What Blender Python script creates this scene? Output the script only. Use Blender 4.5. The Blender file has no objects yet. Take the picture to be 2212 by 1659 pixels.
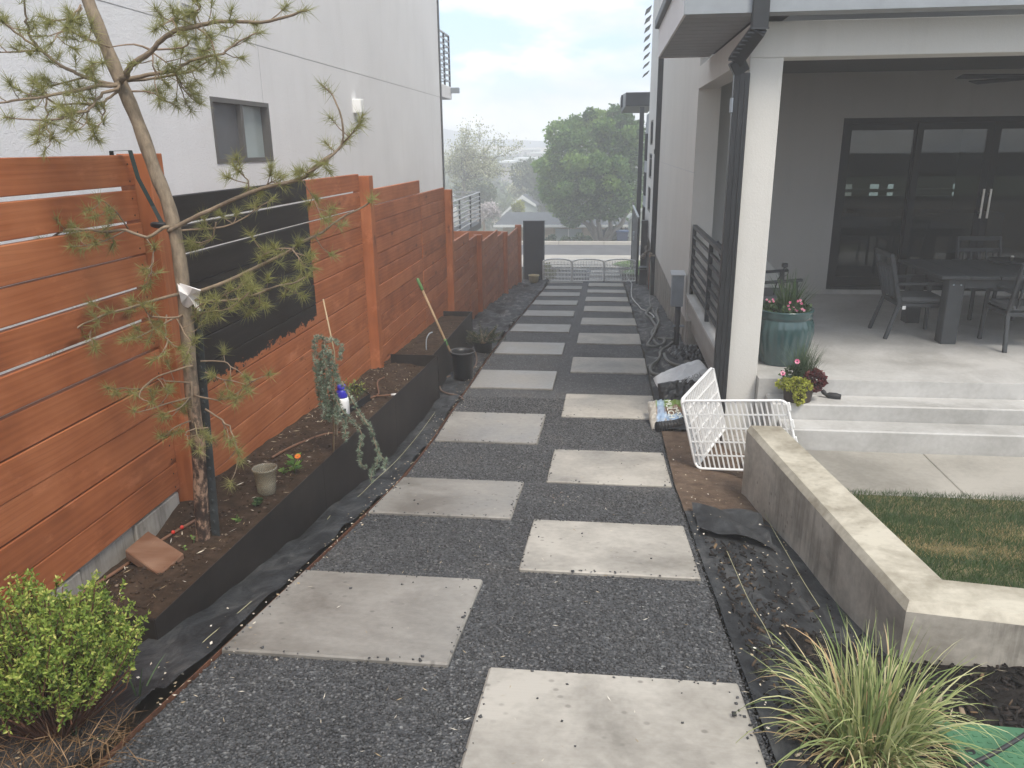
import bpy, math, random
import numpy as np
from mathutils import Vector, Matrix
random.seed(7); RNG = np.random.default_rng(7)
S = bpy.context.scene; COL = S.collection
rad = math.radians
# ------------------------------------------------------------------ camera (eye at the world origin, Y along the path, Z up)
PITCH, ROLL, YAW, FPX = rad(17.06), rad(-0.60), rad(6.80), 1680.0
CXP, CYP = 1106.0, 829.5                      # reference picture 2212 x 1659
_f = np.array([-math.sin(YAW)*math.cos(PITCH), math.cos(YAW)*math.cos(PITCH), -math.sin(PITCH)])
_r = np.array([math.cos(YAW), math.sin(YAW), 0.0]); _u = np.cross(_r, _f)
_R = _r*math.cos(ROLL)+_u*math.sin(ROLL); _U = -_r*math.sin(ROLL)+_u*math.cos(ROLL)
cam = bpy.data.cameras.new('camera'); camo = bpy.data.objects.new('camera', cam); COL.objects.link(camo)
cam.sensor_width = 36; cam.lens = 36*FPX/2212; cam.clip_start = .05; cam.clip_end = 3000
m = Matrix.Identity(4)
for i in range(3):
    m[i][0] = _R[i]; m[i][1] = _U[i]; m[i][2] = -_f[i]
camo.matrix_world = m
S.camera = camo
# ------------------------------------------------------------------ world: cloudy daylight
SUN_EL, SUN_AZ = rad(58), rad(148)            # azimuth clockwise from +Y
W = bpy.data.worlds.new('World'); S.world = W; W.use_nodes = True
nt = W.node_tree; nt.nodes.clear()
def N(tree, t, **k):
    n = tree.nodes.new(t)
    for a, b in k.items():
        if a in n.inputs: n.inputs[a].default_value = b
        else: setattr(n, a, b)
    return n
sky = N(nt, 'ShaderNodeTexSky', sky_type='NISHITA', sun_disc=False, sun_elevation=SUN_EL, sun_rotation=SUN_AZ, air_density=1.0, dust_density=2.0)
tc = N(nt, 'ShaderNodeTexCoord'); mp = N(nt, 'ShaderNodeMapping'); mp.inputs['Scale'].default_value = (1, 1, 2.8); mp.inputs['Location'].default_value = (.35, .1, .62)
nz = N(nt, 'ShaderNodeTexNoise', Scale=3.6, Detail=9.0, Roughness=.56, Distortion=.25)
rp = N(nt, 'ShaderNodeValToRGB'); rp.color_ramp.elements[0].position = .44; rp.color_ramp.elements[1].position = .55
nz2 = N(nt, 'ShaderNodeTexNoise', Scale=7.0, Detail=7.0, Roughness=.55)
rp2 = N(nt, 'ShaderNodeValToRGB'); rp2.color_ramp.elements[0].position = .33; rp2.color_ramp.elements[1].position = .62
rp2.color_ramp.elements[0].color = (4.7, 4.9, 5.3, 1); rp2.color_ramp.elements[1].color = (8.8, 8.6, 8.3, 1)
mx = N(nt, 'ShaderNodeMix', data_type='RGBA'); bg = N(nt, 'ShaderNodeBackground'); bg.inputs['Strength'].default_value = .1
mxb = N(nt, 'ShaderNodeMix', data_type='RGBA'); mxb.inputs[0].default_value = .55; mxb.inputs[7].default_value = (3.2, 5.0, 7.4, 1)
wo = N(nt, 'ShaderNodeOutputWorld'); L = nt.links.new
L(tc.outputs['Generated'], mp.inputs['Vector']); L(mp.outputs[0], nz.inputs['Vector']); L(mp.outputs[0], nz2.inputs['Vector'])
L(nz.outputs['Fac'], rp.inputs[0]); L(nz2.outputs['Fac'], rp2.inputs[0])
L(sky.outputs[0], mxb.inputs[6])
L(rp.outputs[0], mx.inputs[0]); L(mxb.outputs[2], mx.inputs[6]); L(rp2.outputs[0], mx.inputs[7]); L(mx.outputs[2], bg.inputs['Color']); L(bg.outputs[0], wo.inputs[0])
sl = bpy.data.lights.new('sun', 'SUN'); sl.energy = 1.5; sl.angle = rad(20); sl.color = (1, .92, .80)
so = bpy.data.objects.new('sun', sl); COL.objects.link(so)
sd = Vector((math.sin(SUN_AZ)*math.cos(SUN_EL), math.cos(SUN_AZ)*math.cos(SUN_EL), math.sin(SUN_EL)))
so.rotation_euler = sd.to_track_quat('Z', 'Y').to_euler(); so.location = (0, 0, 12)
S.render.engine = 'CYCLES'
S.view_settings.view_transform = 'Standard'; S.view_settings.look = 'None'; S.view_settings.gamma = 1; S.view_settings.exposure = 1.15
S.view_settings.use_curve_mapping = False
S.cycles.use_denoising = True; S.cycles.max_bounces = 6; S.cycles.diffuse_bounces = 3; S.cycles.glossy_bounces = 3
S.cycles.transparent_max_bounces = 12; S.cycles.transmission_bounces = 4; S.cycles.volume_bounces = 3; S.cycles.caustics_reflective = False; S.cycles.caustics_refractive = False
HAZE_DENSITY = .0070
# ------------------------------------------------------------------ placing helpers: a picture point and one known coordinate give the place
def ray(px, py): return _f + _R*(px-CXP)/FPX - _U*(py-CYP)/FPX
def atX(px, py, x): d = ray(px, py); return d*x/d[0]
def atY(px, py, y): d = ray(px, py); return d*y/d[1]
def atZ(px, py, z): d = ray(px, py); return d*z/d[2]
GY = [-60,-20,-5,0,2.7,3.75,4.77,5.76,6.76,7.78,8.8,9.77,10.8,11.76,12.68,13.9,14.7,15.9,16.8,17.9,18.75,19.8,20.8,21.85,22.9,24.1,25.5,26.8,28,30,33,37,43.6,46,50,60,80,110,150,200,250,320]
GZ = [-1.2,-1.25,-1.35,-1.58,-2.08,-2.27,-2.45,-2.62,-2.71,-2.755,-2.805,-2.85,-2.905,-2.965,-3.02,-3.13,-3.19,-3.31,-3.38,-3.48,-3.55,-3.64,-3.74,-3.83,-3.92,-4.03,-4.16,-4.27,-4.4,-4.55,-4.72,-5.0,-5.3,-5.5,-6.9,-8.3,-9.2,-9.0,-6.6,-3.2,-1.7,-1.2]
def G(y): return float(np.interp(y, GY, GZ))
def sst(a, b, x):
    t = min(1, max(0, (x-a)/(b-a))); return t*t*(3-2*t)
def T(x, y):                                   # the lie of the land
    z = G(y)
    if y < 9: z -= .2*sst(.62, 1.4, x)*(1-sst(3.6, 5.6, y))*sst(-2, 2, y) + .1*sst(1.05, 1.35, x)*sst(4.5, 5.5, y)
    if y < 30: z -= .5*sst(-3.2, -4.4, x)*0 
    return z
def gp(px, py, dz=0):                          # the ground under a picture point
    d = ray(px, py); lo, hi = .5, 200
    for _ in range(50):
        mid = (lo+hi)/2; P = d*mid
        if P[2] > T(P[0], P[1])+dz: lo = mid
        else: hi = mid
    return d*lo
# ------------------------------------------------------------------ object helpers
def tag(o, label=None, cat=None, group=None, kind=None):
    if label: o['label'] = label
    if cat: o['category'] = cat
    if group: o['group'] = group
    if kind: o['kind'] = kind
    return o
def thing(name, label, cat, loc=(0, 0, 0), rz=0, group=None):
    o = bpy.data.objects.new(name, None); COL.objects.link(o); o.empty_display_size = .1
    o.location = tuple(float(v) for v in loc); o.rotation_euler = (0, 0, rz)
    return tag(o, label, cat, group)
def root_loc(o):
    v = Vector((0, 0, 0))
    while o is not None: v += o.location; o = o.parent
    return np.array(v)
class MB:
    def __init__(s): s.v = []; s.f = []
    def add(s, vs, fs):
        n = len(s.v); s.v += [tuple(map(float, p)) for p in vs]; s.f += [tuple(i+n for i in f) for f in fs]; return s
    def box(s, x0, x1, y0, y1, z0, z1):
        return s.add([(x0,y0,z0),(x1,y0,z0),(x1,y1,z0),(x0,y1,z0),(x0,y0,z1),(x1,y0,z1),(x1,y1,z1),(x0,y1,z1)],
                     [(0,3,2,1),(4,5,6,7),(0,1,5,4),(1,2,6,5),(2,3,7,6),(3,0,4,7)])
    def hexa(s, P):                            # eight corners, order as box
        return s.add(P, [(0,3,2,1),(4,5,6,7),(0,1,5,4),(1,2,6,5),(2,3,7,6),(3,0,4,7)])
    def cbox(s, x0, x1, y0, y1, z0, z1, c=.005):
        return s.chexa([(x0,y0,z0),(x1,y0,z0),(x1,y1,z0),(x0,y1,z0),(x0,y0,z1),(x1,y0,z1),(x1,y1,z1),(x0,y1,z1)], c)
    def chexa(s, P, c=.005):                   # chamfered box from eight corners
        P = [np.array(p, float) for p in P]
        nb = {0:(1,3,4),1:(0,2,5),2:(3,1,6),3:(2,0,7),4:(5,7,0),5:(4,6,1),6:(7,5,2),7:(6,4,3)}
        V = []; idx = {}
        for i in range(8):
            ex = [(P[j]-P[i])/max(1e-9, np.linalg.norm(P[j]-P[i]))*c for j in nb[i]]
            for a in range(3):                 # vertex on the face normal to axis a: moved in along the other two
                o = P[i]+ex[(a+1) % 3]+ex[(a+2) % 3]; idx[(i, a)] = len(V); V.append(o)
        F = []
        q = {(2,0):(0,3,2,1),(2,1):(4,5,6,7),(1,0):(0,1,5,4),(0,1):(1,2,6,5),(1,1):(2,3,7,6),(0,0):(3,0,4,7)}
        for (a, sgn), f in q.items(): F.append(tuple(idx[(i, a)] for i in f))
        for i, j, ax in [(0,1,0),(1,2,1),(2,3,0),(3,0,1),(4,5,0),(5,6,1),(6,7,0),(7,4,1),(0,4,2),(1,5,2),(2,6,2),(3,7,2)]:
            a, b = [k for k in range(3) if k != ax]
            F.append((idx[(i,a)], idx[(j,a)], idx[(j,b)], idx[(i,b)]))
        for i in range(8): F.append((idx[(i,0)], idx[(i,1)], idx[(i,2)]))
        return s.add(V, F)
    def beam(s, a, b, w, h, up=(0, 0, 1), c=0):  # bar of section w x h from a to b
        a = np.array(a, float); b = np.array(b, float); d = b-a; d /= np.linalg.norm(d)
        up = np.array(up, float); sd_ = np.cross(d, up)
        if np.linalg.norm(sd_) < 1e-4: sd_ = np.cross(d, np.array([0, 1., 0]))
        sd_ /= np.linalg.norm(sd_); u = np.cross(sd_, d); sd_ = sd_*w/2; u = u*h/2
        P = [a-sd_-u, a+sd_-u, b+sd_-u, b-sd_-u, a-sd_+u, a+sd_+u, b+sd_+u, b-sd_+u]
        return s.chexa(P, c) if c else s.hexa(P)
    def tube(s, pts, r, n=8, caps=True):
        pts = [np.array(p, float) for p in pts]; k = len(pts)
        rr = r if hasattr(r, '__len__') else [r]*k
        V = []; ref = np.array([.31, .2, .93]); 
        for i in range(k):
            d = pts[min(i+1, k-1)]-pts[max(i-1, 0)]; d = d/max(1e-9, np.linalg.norm(d))
            a = np.cross(d, ref); a = a/max(1e-6, np.linalg.norm(a)); b = np.cross(d, a)
            for j in range(n):
                t = 2*math.pi*j/n; V.append(pts[i]+rr[i]*(a*math.cos(t)+b*math.sin(t)))
        F = [(i*n+j, i*n+(j+1) % n, (i+1)*n+(j+1) % n, (i+1)*n+j) for i in range(k-1) for j in range(n)]
        if caps: F += [tuple(range(n-1, -1, -1)), tuple((k-1)*n+j for j in range(n))]
        return s.add(V, F)
    def lathe(s, prof, c=(0, 0, 0), n=32, flute=0, nf=0):
        V = []; k = len(prof)
        for i, p in enumerate(prof):
            fl = p[2] if len(p) > 2 else 0
            for j in range(n):
                t = 2*math.pi*j/n; r = p[0]*(1-fl*(.5+.5*math.cos(nf*t)) if nf else 1)
                V.append((c[0]+r*math.cos(t), c[1]+r*math.sin(t), c[2]+p[1]))
        F = [(i*n+j, i*n+(j+1) % n, (i+1)*n+(j+1) % n, (i+1)*n+j) for i in range(k-1) for j in range(n)]
        F += [tuple(range(n-1, -1, -1)), tuple((k-1)*n+j for j in range(n))]
        return s.add(V, F)
    def ext(s, poly, d):                       # polygon of 3-D points pushed along d
        n = len(poly); P = [np.array(p, float) for p in poly]; d = np.array(d, float)
        return s.add(P+[p+d for p in P], [tuple(range(n-1, -1, -1)), tuple(range(n, 2*n))]+[(i, (i+1) % n, n+(i+1) % n, n+i) for i in range(n)])
    def ellipsoid(s, c, r, n=10, k=7):
        prof = [(max(.001, math.sin(math.pi*i/k)), -math.cos(math.pi*i/k)) for i in range(k+1)]
        V = []; c = np.array(c, float)
        t = MB().lathe(prof, n=n)
        return s.add([c+np.array(p)*np.array(r) for p in t.v], t.f)
    def build(s, name, mat, parent=None, local=False, smooth=False, label=None):
        me = bpy.data.meshes.new(name); v = np.array(s.v)
        if parent is not None and not local: v = v-root_loc(parent)
        me.from_pydata(v.tolist(), [], s.f)
        if smooth: me.polygons.foreach_set('use_smooth', [True]*len(me.polygons))
        return link(name, me, mat, parent, label)
def link(name, me, mat, parent=None, label=None):
    if mat and not me.materials: me.materials.append(mat)
    o = bpy.data.objects.new(name, me); COL.objects.link(o); o.parent = parent
    if label: o['label'] = label
    me.update(); return o
def copy_tree(o, parent=None):
    c = o.copy(); COL.objects.link(c); c.parent = parent
    for ch in list(o.children): copy_tree(ch, c)
    return c
def np_mesh(name, V, F, mat, parent=None, var=None, smooth=False):   # V (n,3), F (m,k) arrays; var: one number per face
    me = bpy.data.meshes.new(name); V = np.asarray(V, float)
    if parent is not None: V = V-root_loc(parent)
    F = np.asarray(F, np.int32); mth, k = F.shape
    me.vertices.add(len(V)); me.vertices.foreach_set('co', V.astype(np.float32).ravel())
    me.loops.add(mth*k); me.loops.foreach_set('vertex_index', F.ravel())
    me.polygons.add(mth); me.polygons.foreach_set('loop_start', np.arange(0, mth*k, k, dtype=np.int32)); me.polygons.foreach_set('loop_total', np.full(mth, k, np.int32))
    if smooth: me.polygons.foreach_set('use_smooth', np.ones(mth, bool))
    if var is not None:
        at = me.attributes.new('var', 'FLOAT', 'FACE'); at.data.foreach_set('value', np.asarray(var, np.float32))
    me.update(calc_edges=True); me.validate()
    return link(name, me, mat, parent)
def unit(a): return a/np.maximum(1e-9, np.linalg.norm(a, axis=-1, keepdims=True))
def rdirs(n): return unit(RNG.normal(size=(n, 3)))
def blades(P, D, Ln, Wd, tri=False, side=None):   # one thin leaf per row: P root, D direction
    n = len(P); D = unit(D); s_ = unit(np.cross(D, rdirs(n) if side is None else side))
    Ln = np.broadcast_to(np.asarray(Ln, float), (n,))[:, None]; Wd = np.broadcast_to(np.asarray(Wd, float), (n,))[:, None]
    if tri:
        V = np.stack([P-s_*Wd/2, P+s_*Wd/2, P+D*Ln], 1).reshape(-1, 3); F = np.arange(n*3).reshape(n, 3)
    else:
        nrm = np.cross(s_, D)
        V = np.stack([P, P+D*Ln*.5+s_*Wd/2-nrm*Wd*.12, P+D*Ln, P+D*Ln*.5-s_*Wd/2-nrm*Wd*.12], 1).reshape(-1, 3); F = np.arange(n*4).reshape(n, 4)
    return V, F
def arc_blades(P, D, Ln, Wd, droop, seg=5, twist=.2):   # curved grass blades -> quads
    n = len(P); D = unit(D); Vs = []; cur = P.copy(); d = D.copy(); s0 = unit(np.cross(D, np.array([0, 0, 1.])+.15*RNG.normal(size=(n, 3))))
    Ln = np.broadcast_to(np.asarray(Ln, float), (n,))[:, None]; Wd = np.broadcast_to(np.asarray(Wd, float), (n,))[:, None]; droop = np.broadcast_to(np.asarray(droop, float), (n,))[:, None]
    for i in range(seg+1):
        t = i/seg; w = Wd*(1-t**2.2)*.5+.0002
        Vs += [cur-s0*w, cur+s0*w]
        cur = cur+d*Ln/seg; d = d.copy(); d[:, 2:] -= droop*(t+.25)/seg*2; d = unit(d)
    V = np.stack(Vs, 1); m_ = 2*(seg+1); V = V.reshape(-1, 3); F = []
    base = np.arange(n)[:, None]*m_
    for i in range(seg): F.append(np.concatenate([base+2*i, base+2*i+1, base+2*i+3, base+2*i+2], 1))
    F = np.stack(F, 1).reshape(-1, 4); return V, F, np.repeat(np.arange(n), seg)
# ------------------------------------------------------------------ materials
MATS = {}
def newmat(name):
    mt = bpy.data.materials.new(name); mt.use_nodes = True; t = mt.node_tree; b = t.nodes['Principled BSDF']; MATS[name] = mt
    return mt, t, b
def ramp(t, fac, stops):
    r = N(t, 'ShaderNodeValToRGB'); e = r.color_ramp.elements
    while len(e) < len(stops): e.new(.5)
    for i, (p, c) in enumerate(stops):
        e[i].position = p; e[i].color = (*c, 1) if len(c) == 3 else c
    t.links.new(fac, r.inputs[0]); return r.outputs[0]
def noise(t, vec, scale, detail=4, rough=.55, dist=0):
    n = N(t, 'ShaderNodeTexNoise', Scale=scale, Detail=detail, Roughness=rough, Distortion=dist)
    if vec is not None: t.links.new(vec, n.inputs['Vector'])
    return n.outputs['Fac']
def mapped(t, src, scale=(1, 1, 1), jitter=False):
    mp_ = N(t, 'ShaderNodeMapping'); mp_.inputs['Scale'].default_value = scale; t.links.new(src, mp_.inputs['Vector'])
    if jitter:
        oi = N(t, 'ShaderNodeObjectInfo'); mu = N(t, 'ShaderNodeMath', operation='MULTIPLY'); mu.inputs[1].default_value = 37.0
        t.links.new(oi.outputs['Random'], mu.inputs[0]); cb = N(t, 'ShaderNodeCombineXYZ')
        for i in range(3): t.links.new(mu.outputs[0], cb.inputs[i])
        t.links.new(cb.outputs[0], mp_.inputs['Location'])
    return mp_.outputs[0]
def mixc(t, fac, a, b, mode='MIX'):
    mxx = N(t, 'ShaderNodeMix', data_type='RGBA', blend_type=mode)
    for sck, v in ((mxx.inputs[0], fac), (mxx.inputs[6], a), (mxx.inputs[7], b)):
        if hasattr(v, 'links') or isinstance(v, bpy.types.NodeSocket): t.links.new(v, sck)
        elif isinstance(v, (int, float)): sck.default_value = v
        else: sck.default_value = (*v, 1) if len(v) == 3 else v
    return mxx.outputs[2]
def bump(t, b, h, strength=.3, dist=.01):
    bp = N(t, 'ShaderNodeBump', Strength=strength, Distance=dist); t.links.new(h, bp.inputs['Height']); t.links.new(bp.outputs[0], b.inputs['Normal'])
def mth(t, op, a, b=None, clamp=False):
    n = N(t, 'ShaderNodeMath', operation=op); n.use_clamp = clamp
    for i, v in enumerate((a, b)):
        if v is None: continue
        if isinstance(v, bpy.types.NodeSocket): t.links.new(v, n.inputs[i])
        else: n.inputs[i].default_value = v
    return n.outputs[0]
def pos(t): return N(t, 'ShaderNodeNewGeometry').outputs['Position']
def objc(t): return N(t, 'ShaderNodeTexCoord').outputs['Object']
def sep(t, v):
    n = N(t, 'ShaderNodeSeparateXYZ'); t.links.new(v, n.inputs[0]); return n.outputs
def plain(name, col, rough=.7, var=.12, scale=6, bs=0, bscale=80, bd=.004, metal=0, spec=.4, coord='pos', coat=0):
    mt, t, b = newmat(name); v = pos(t) if coord == 'pos' else objc(t)
    c0 = tuple(max(0, c*(1-var)) for c in col); c1 = tuple(min(1, c*(1+var)) for c in col)
    f = noise(t, v, scale, 5, .6); t.links.new(ramp(t, f, [(.3, c0), (.7, c1)]), b.inputs['Base Color'])
    b.inputs['Roughness'].default_value = rough; b.inputs['Metallic'].default_value = metal; b.inputs['Specular IOR Level'].default_value = spec; b.inputs['Coat Weight'].default_value = coat
    if bs: bump(t, b, noise(t, v, bscale, 4, .6), bs, bd)
    return mt
def leafmat(name, stops, trans=.25, rough=.6):
    mt, t, b = newmat(name); at = N(t, 'ShaderNodeAttribute', attribute_name='var')
    c = ramp(t, at.outputs['Fac'], stops); t.links.new(c, b.inputs['Base Color']); b.inputs['Roughness'].default_value = rough; b.inputs['Specular IOR Level'].default_value = .25
    if trans:
        tr = N(t, 'ShaderNodeBsdfTranslucent'); t.links.new(c, tr.inputs['Color']); ms = N(t, 'ShaderNodeMixShader'); ms.inputs[0].default_value = trans
        t.links.new(b.outputs[0], ms.inputs[1]); t.links.new(tr.outputs[0], ms.inputs[2]); t.links.new(ms.outputs[0], t.nodes['Material Output'].inputs[0])
    return mt
def wood(name, stops, along='y', paint=None, rough=.55, wear=True):
    mt, t, b = newmat(name); p = pos(t)
    sc = {'y': (6, .7, 6), 'x': (.7, 6, 6), 'z': (6, 6, .7)}[along]
    v = mapped(t, p, sc, jitter=True)
    g1 = noise(t, v, 1.6, 6, .6, 1.2); g2 = noise(t, mapped(t, p, (1, 1, 1), True), 3.0, 3, .5)
    wv = N(t, 'ShaderNodeTexWave', wave_type='BANDS', bands_direction={'y': 'Z', 'x': 'Z', 'z': 'Y'}[along], Scale=1.3, Distortion=9.0, Detail=3.0); wv.inputs['Detail Scale'].default_value = 1.0
    t.links.new(mapped(t, p, {'y': (3, .55, 6), 'x': (.55, 3, 6), 'z': (6, 6, .55)}[along], True), wv.inputs['Vector'])
    f = mth(t, 'ADD', mth(t, 'MULTIPLY', g1, .26), mth(t, 'ADD', mth(t, 'MULTIPLY', g2, .64), mth(t, 'MULTIPLY', wv.outputs['Fac'], .10)))
    oi = N(t, 'ShaderNodeObjectInfo'); f = mth(t, 'ADD', f, mth(t, 'MULTIPLY', mth(t, 'SUBTRACT', oi.outputs['Random'], .5), .20))
    c = ramp(t, f, stops)
    ring = N(t, 'ShaderNodeTexWave', wave_type='BANDS', bands_direction={'y': 'Z', 'x': 'Z', 'z': 'Y'}[along], Scale=7.0, Distortion=16.0, Detail=2.0); ring.inputs['Detail Scale'].default_value = .35
    t.links.new(mapped(t, p, {'y': (1.5, .35, 2.2), 'x': (.35, 1.5, 2.2), 'z': (2.2, 2.2, .35)}[along], True), ring.inputs['Vector'])
    rg_ = mth(t, 'MULTIPLY', ramp(t, ring.outputs['Fac'], [(.0, (0, 0, 0)), (.75, (0, 0, 0)), (1, (1, 1, 1))]), ramp(t, noise(t, mapped(t, p, (1, .7, 1), True), 1.7, 3), [(.42, (0, 0, 0)), (.6, (1, 1, 1))]))
    c = mixc(t, mth(t, 'MULTIPLY', rg_, .22), c, tuple(x*.55 for x in stops[0][1]))
    fine = noise(t, mapped(t, p, {'y': (90, 2.2, 90), 'x': (2.2, 90, 90), 'z': (90, 90, 2.2)}[along], True), 1.0, 4, .6); c = mixc(t, mth(t, 'MULTIPLY', ramp(t, fine, [(.5, (0, 0, 0)), (.75, (1, 1, 1))]), .10), c, tuple(x*.6 for x in stops[0][1]))
    vo = N(t, 'ShaderNodeTexVoronoi', feature='F1', Scale=1.0); vo.inputs['Randomness'].default_value = 1
    t.links.new(mapped(t, p, {'y': (4.3, 1.7, 4.3), 'x': (1.7, 4.3, 4.3), 'z': (4.3, 4.3, 1.7)}[along], True), vo.inputs['Vector'])
    knot = ramp(t, vo.outputs['Distance'], [(.05, (1, 1, 1)), (.13, (0, 0, 0))])
    c = mixc(t, mth(t, 'MULTIPLY', knot, .75), c, tuple(x*.35 for x in stops[0][1]))
    if wear:
        wr = ramp(t, noise(t, mapped(t, p, (2.5, .9, 2.5), True), 2.2, 6, .7), [(.57, (0, 0, 0)), (.72, (1, 1, 1))])
        c = mixc(t, mth(t, 'MULTIPLY', wr, .4), c, tuple(min(1, x*1.5+.04) for x in stops[-1][1]))
    if paint:
        s = sep(t, p); nn = noise(t, mapped(t, p, (1, 4, 7)), 3.0, 5, .75)
        edge = mth(t, 'ADD', mth(t, 'MULTIPLY', s[1], .012), -1.475)          # the lower edge of the painted patch
        lo = mth(t, 'ADD', edge, mth(t, 'MULTIPLY', mth(t, 'SUBTRACT', nn, .5), .30))
        ok = mth(t, 'GREATER_THAN', s[2], lo)
        ok2 = mth(t, 'LESS_THAN', s[1], 6.36)
        mk = mth(t, 'MULTIPLY', ok, ok2)
        pc = ramp(t, noise(t, v, 2.5, 5, .7), [(.3, (.012, .010, .009)), (.7, (.028, .023, .020))])
        c = mixc(t, mk, c, pc)
    t.links.new(c, b.inputs['Base Color']); b.inputs['Roughness'].default_value = rough; b.inputs['Specular IOR Level'].default_value = .3
    bump(t, b, g1, .12, .003); return mt
RED = [(.24, (.235, .072, .027)), (.48, (.36, .115, .043)), (.76, (.47, .175, .073))]
M_red = wood('stained_cedar', RED); M_redpaint = wood('stained_cedar_with_black_paint', RED, paint=True); M_redz = wood('stained_post', RED, 'z')
def concrete(name, lo, hi, spots=True, damp=.0, scale=1.6, jitter=True, rough=.75, drips=False):
    mt, t, b = newmat(name); p = pos(t); v = mapped(t, p, (1, 1, 1), jitter)
    f = noise(t, v, scale, 6, .62, .4); f2 = noise(t, v, 24, 4, .6)
    c = ramp(t, mth(t, 'ADD', mth(t, 'MULTIPLY', f, .8), mth(t, 'MULTIPLY', f2, .2)), [(.36, lo), (.60, hi)])
    br = noise(t, mapped(t, p, (4, 160, 4)), 1.0, 3, .6); c = mixc(t, mth(t, 'MULTIPLY', br, .22), c, tuple(x*.6 for x in lo))
    if spots:
        vo = N(t, 'ShaderNodeTexVoronoi', Scale=13.0); t.links.new(v, vo.inputs['Vector'])
        sp = ramp(t, vo.outputs['Distance'], [(.10, (1, 1, 1)), (.2, (0, 0, 0))]); gate = ramp(t, noise(t, v, 2.2, 2), [(.47, (0, 0, 0)), (.6, (1, 1, 1))])
        c = mixc(t, mth(t, 'MULTIPLY', mth(t, 'MULTIPLY', sp, gate), .55), c, tuple(x*.38 for x in lo))
    if drips:
        d1 = noise(t, mapped(t, p, (6, 6, .45)), 1.2, 7, .75); dr = ramp(t, mth(t, 'ADD', mth(t, 'MULTIPLY', d1, .7), mth(t, 'MULTIPLY', noise(t, p, 2.3, 4), .3)), [(.51, (0, 0, 0)), (.62, (1, 1, 1))])
        c = mixc(t, mth(t, 'MULTIPLY', dr, .6), c, tuple(x*.5 for x in lo))
    t.links.new(c, b.inputs['Base Color'])
    r = ramp(t, f, [(.4, (rough-.3,)*3), (.62, (rough,)*3)]); t.links.new(r, b.inputs['Roughness']); b.inputs['Specular IOR Level'].default_value = .35
    bump(t, b, noise(t, v, 55, 5, .65), .18, .004); return mt
M_slab = concrete('broom_finished_concrete', (.25, .23, .20), (.50, .47, .42)); M_slabdamp = concrete('damp_concrete', (.185, .173, .155), (.36, .34, .31), spots=True, rough=.6)
M_wallc = concrete('cast_concrete', (.30, .275, .235), (.60, .56, .49), jitter=False, drips=True, scale=2.6); M_cap = concrete('weathered_concrete_top', (.27, .24, .185), (.56, .52, .43), jitter=False, scale=3.2)
M_walk = concrete('walkway_concrete', (.25, .235, .205), (.43, .405, .36), spots=False, jitter=False, scale=.9)
M_step = concrete('painted_concrete_steps', (.36, .353, .335), (.56, .552, .535), spots=False, jitter=False, scale=1.3, rough=.8)
M_found = concrete('board_formed_foundation', (.24, .22, .19), (.42, .39, .35), jitter=False, drips=True)
def stucco(name, col, bs=.35):
    mt, t, b = newmat(name); p = pos(t); f = noise(t, p, .7, 4, .6); f2 = noise(t, p, 90, 3, .6)
    t.links.new(ramp(t, mth(t, 'ADD', mth(t, 'MULTIPLY', f, .7), mth(t, 'MULTIPLY', f2, .3)), [(.3, tuple(c*.93 for c in col)), (.7, tuple(min(1, c*1.04) for c in col))]), b.inputs['Base Color'])
    stn = ramp(t, noise(t, mapped(t, p, (2.5, 2.5, .22)), 1.3, 6, .7), [(.5, (1, 1, 1)), (.8, (.93, .93, .925))]); lk = b.inputs['Base Color'].links[0].from_socket; t.links.new(mixc(t, 1.0, lk, stn, 'MULTIPLY'), b.inputs['Base Color'])
    b.inputs['Roughness'].default_value = .9; b.inputs['Specular IOR Level'].default_value = .15; bump(t, b, mth(t, 'ADD', noise(t, p, 48, 4, .7), mth(t, 'MULTIPLY', noise(t, p, 130, 3, .7), .6)), bs, .012); return mt
M_white = stucco('white_stucco', (.86, .86, .87), .8); M_stucco = stucco('warm_white_stucco', (.66, .645, .61), .2)
M_black = plain('black_metal', (.025, .027, .03), .4, .15, bs=.04); M_dgrey = plain('dark_grey_metal', (.045, .05, .056), .45, .12)
M_door = plain('black_door_frame', (.010, .011, .012), .5, .1, spec=.2)
M_gatem = plain('charcoal_gate_panel', (.022, .027, .034), .55, .1, bs=.1, bscale=120)
M_grey = plain('grey_steel', (.30, .34, .38), .45, .08, metal=.2); M_steelp = plain('raw_blackened_steel', (.022, .018, .016), .5, .35, 4, bs=.1, bscale=40)
M_soffit = plain('grey_soffit_board', (.34, .36, .38), .6, .08); M_fascia = plain('grey_fascia', (.30, .325, .35), .5, .08)
M_plastic = plain('white_plastic', (.86, .86, .85), .35, .03, spec=.5); M_rubber = plain('black_rubber', (.02, .02, .022), .55, .2)
M_soil = None
def soilmat(name, a, b_, c_, flecks=True):
    mt, t, b = newmat(name); p = pos(t); f = noise(t, p, 9, 8, .7); c = ramp(t, f, [(.3, a), (.52, b_), (.72, c_)])
    if flecks:
        vo = N(t, 'ShaderNodeTexVoronoi', Scale=30.0); t.links.new(p, vo.inputs['Vector']); sp = ramp(t, vo.outputs['Distance'], [(.07, (1, 1, 1)), (.14, (0, 0, 0))])
        gt = ramp(t, noise(t, p, 40, 1), [(.55, (0, 0, 0)), (.6, (1, 1, 1))])
        c = mixc(t, mth(t, 'MULTIPLY', sp, gt), c, (.30, .24, .17))
    t.links.new(c, b.inputs['Base Color']); b.inputs['Roughness'].default_value = .95; b.inputs['Specular IOR Level'].default_value = .15
    bump(t, b, noise(t, p, 28, 6, .7), .9, .02); return mt
M_soil = soilmat('garden_soil', (.028, .018, .012), (.055, .036, .024), (.095, .063, .043)); M_dirt = soilmat('bare_dirt', (.075, .05, .035), (.13, .09, .065), (.19, .14, .10))
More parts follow.
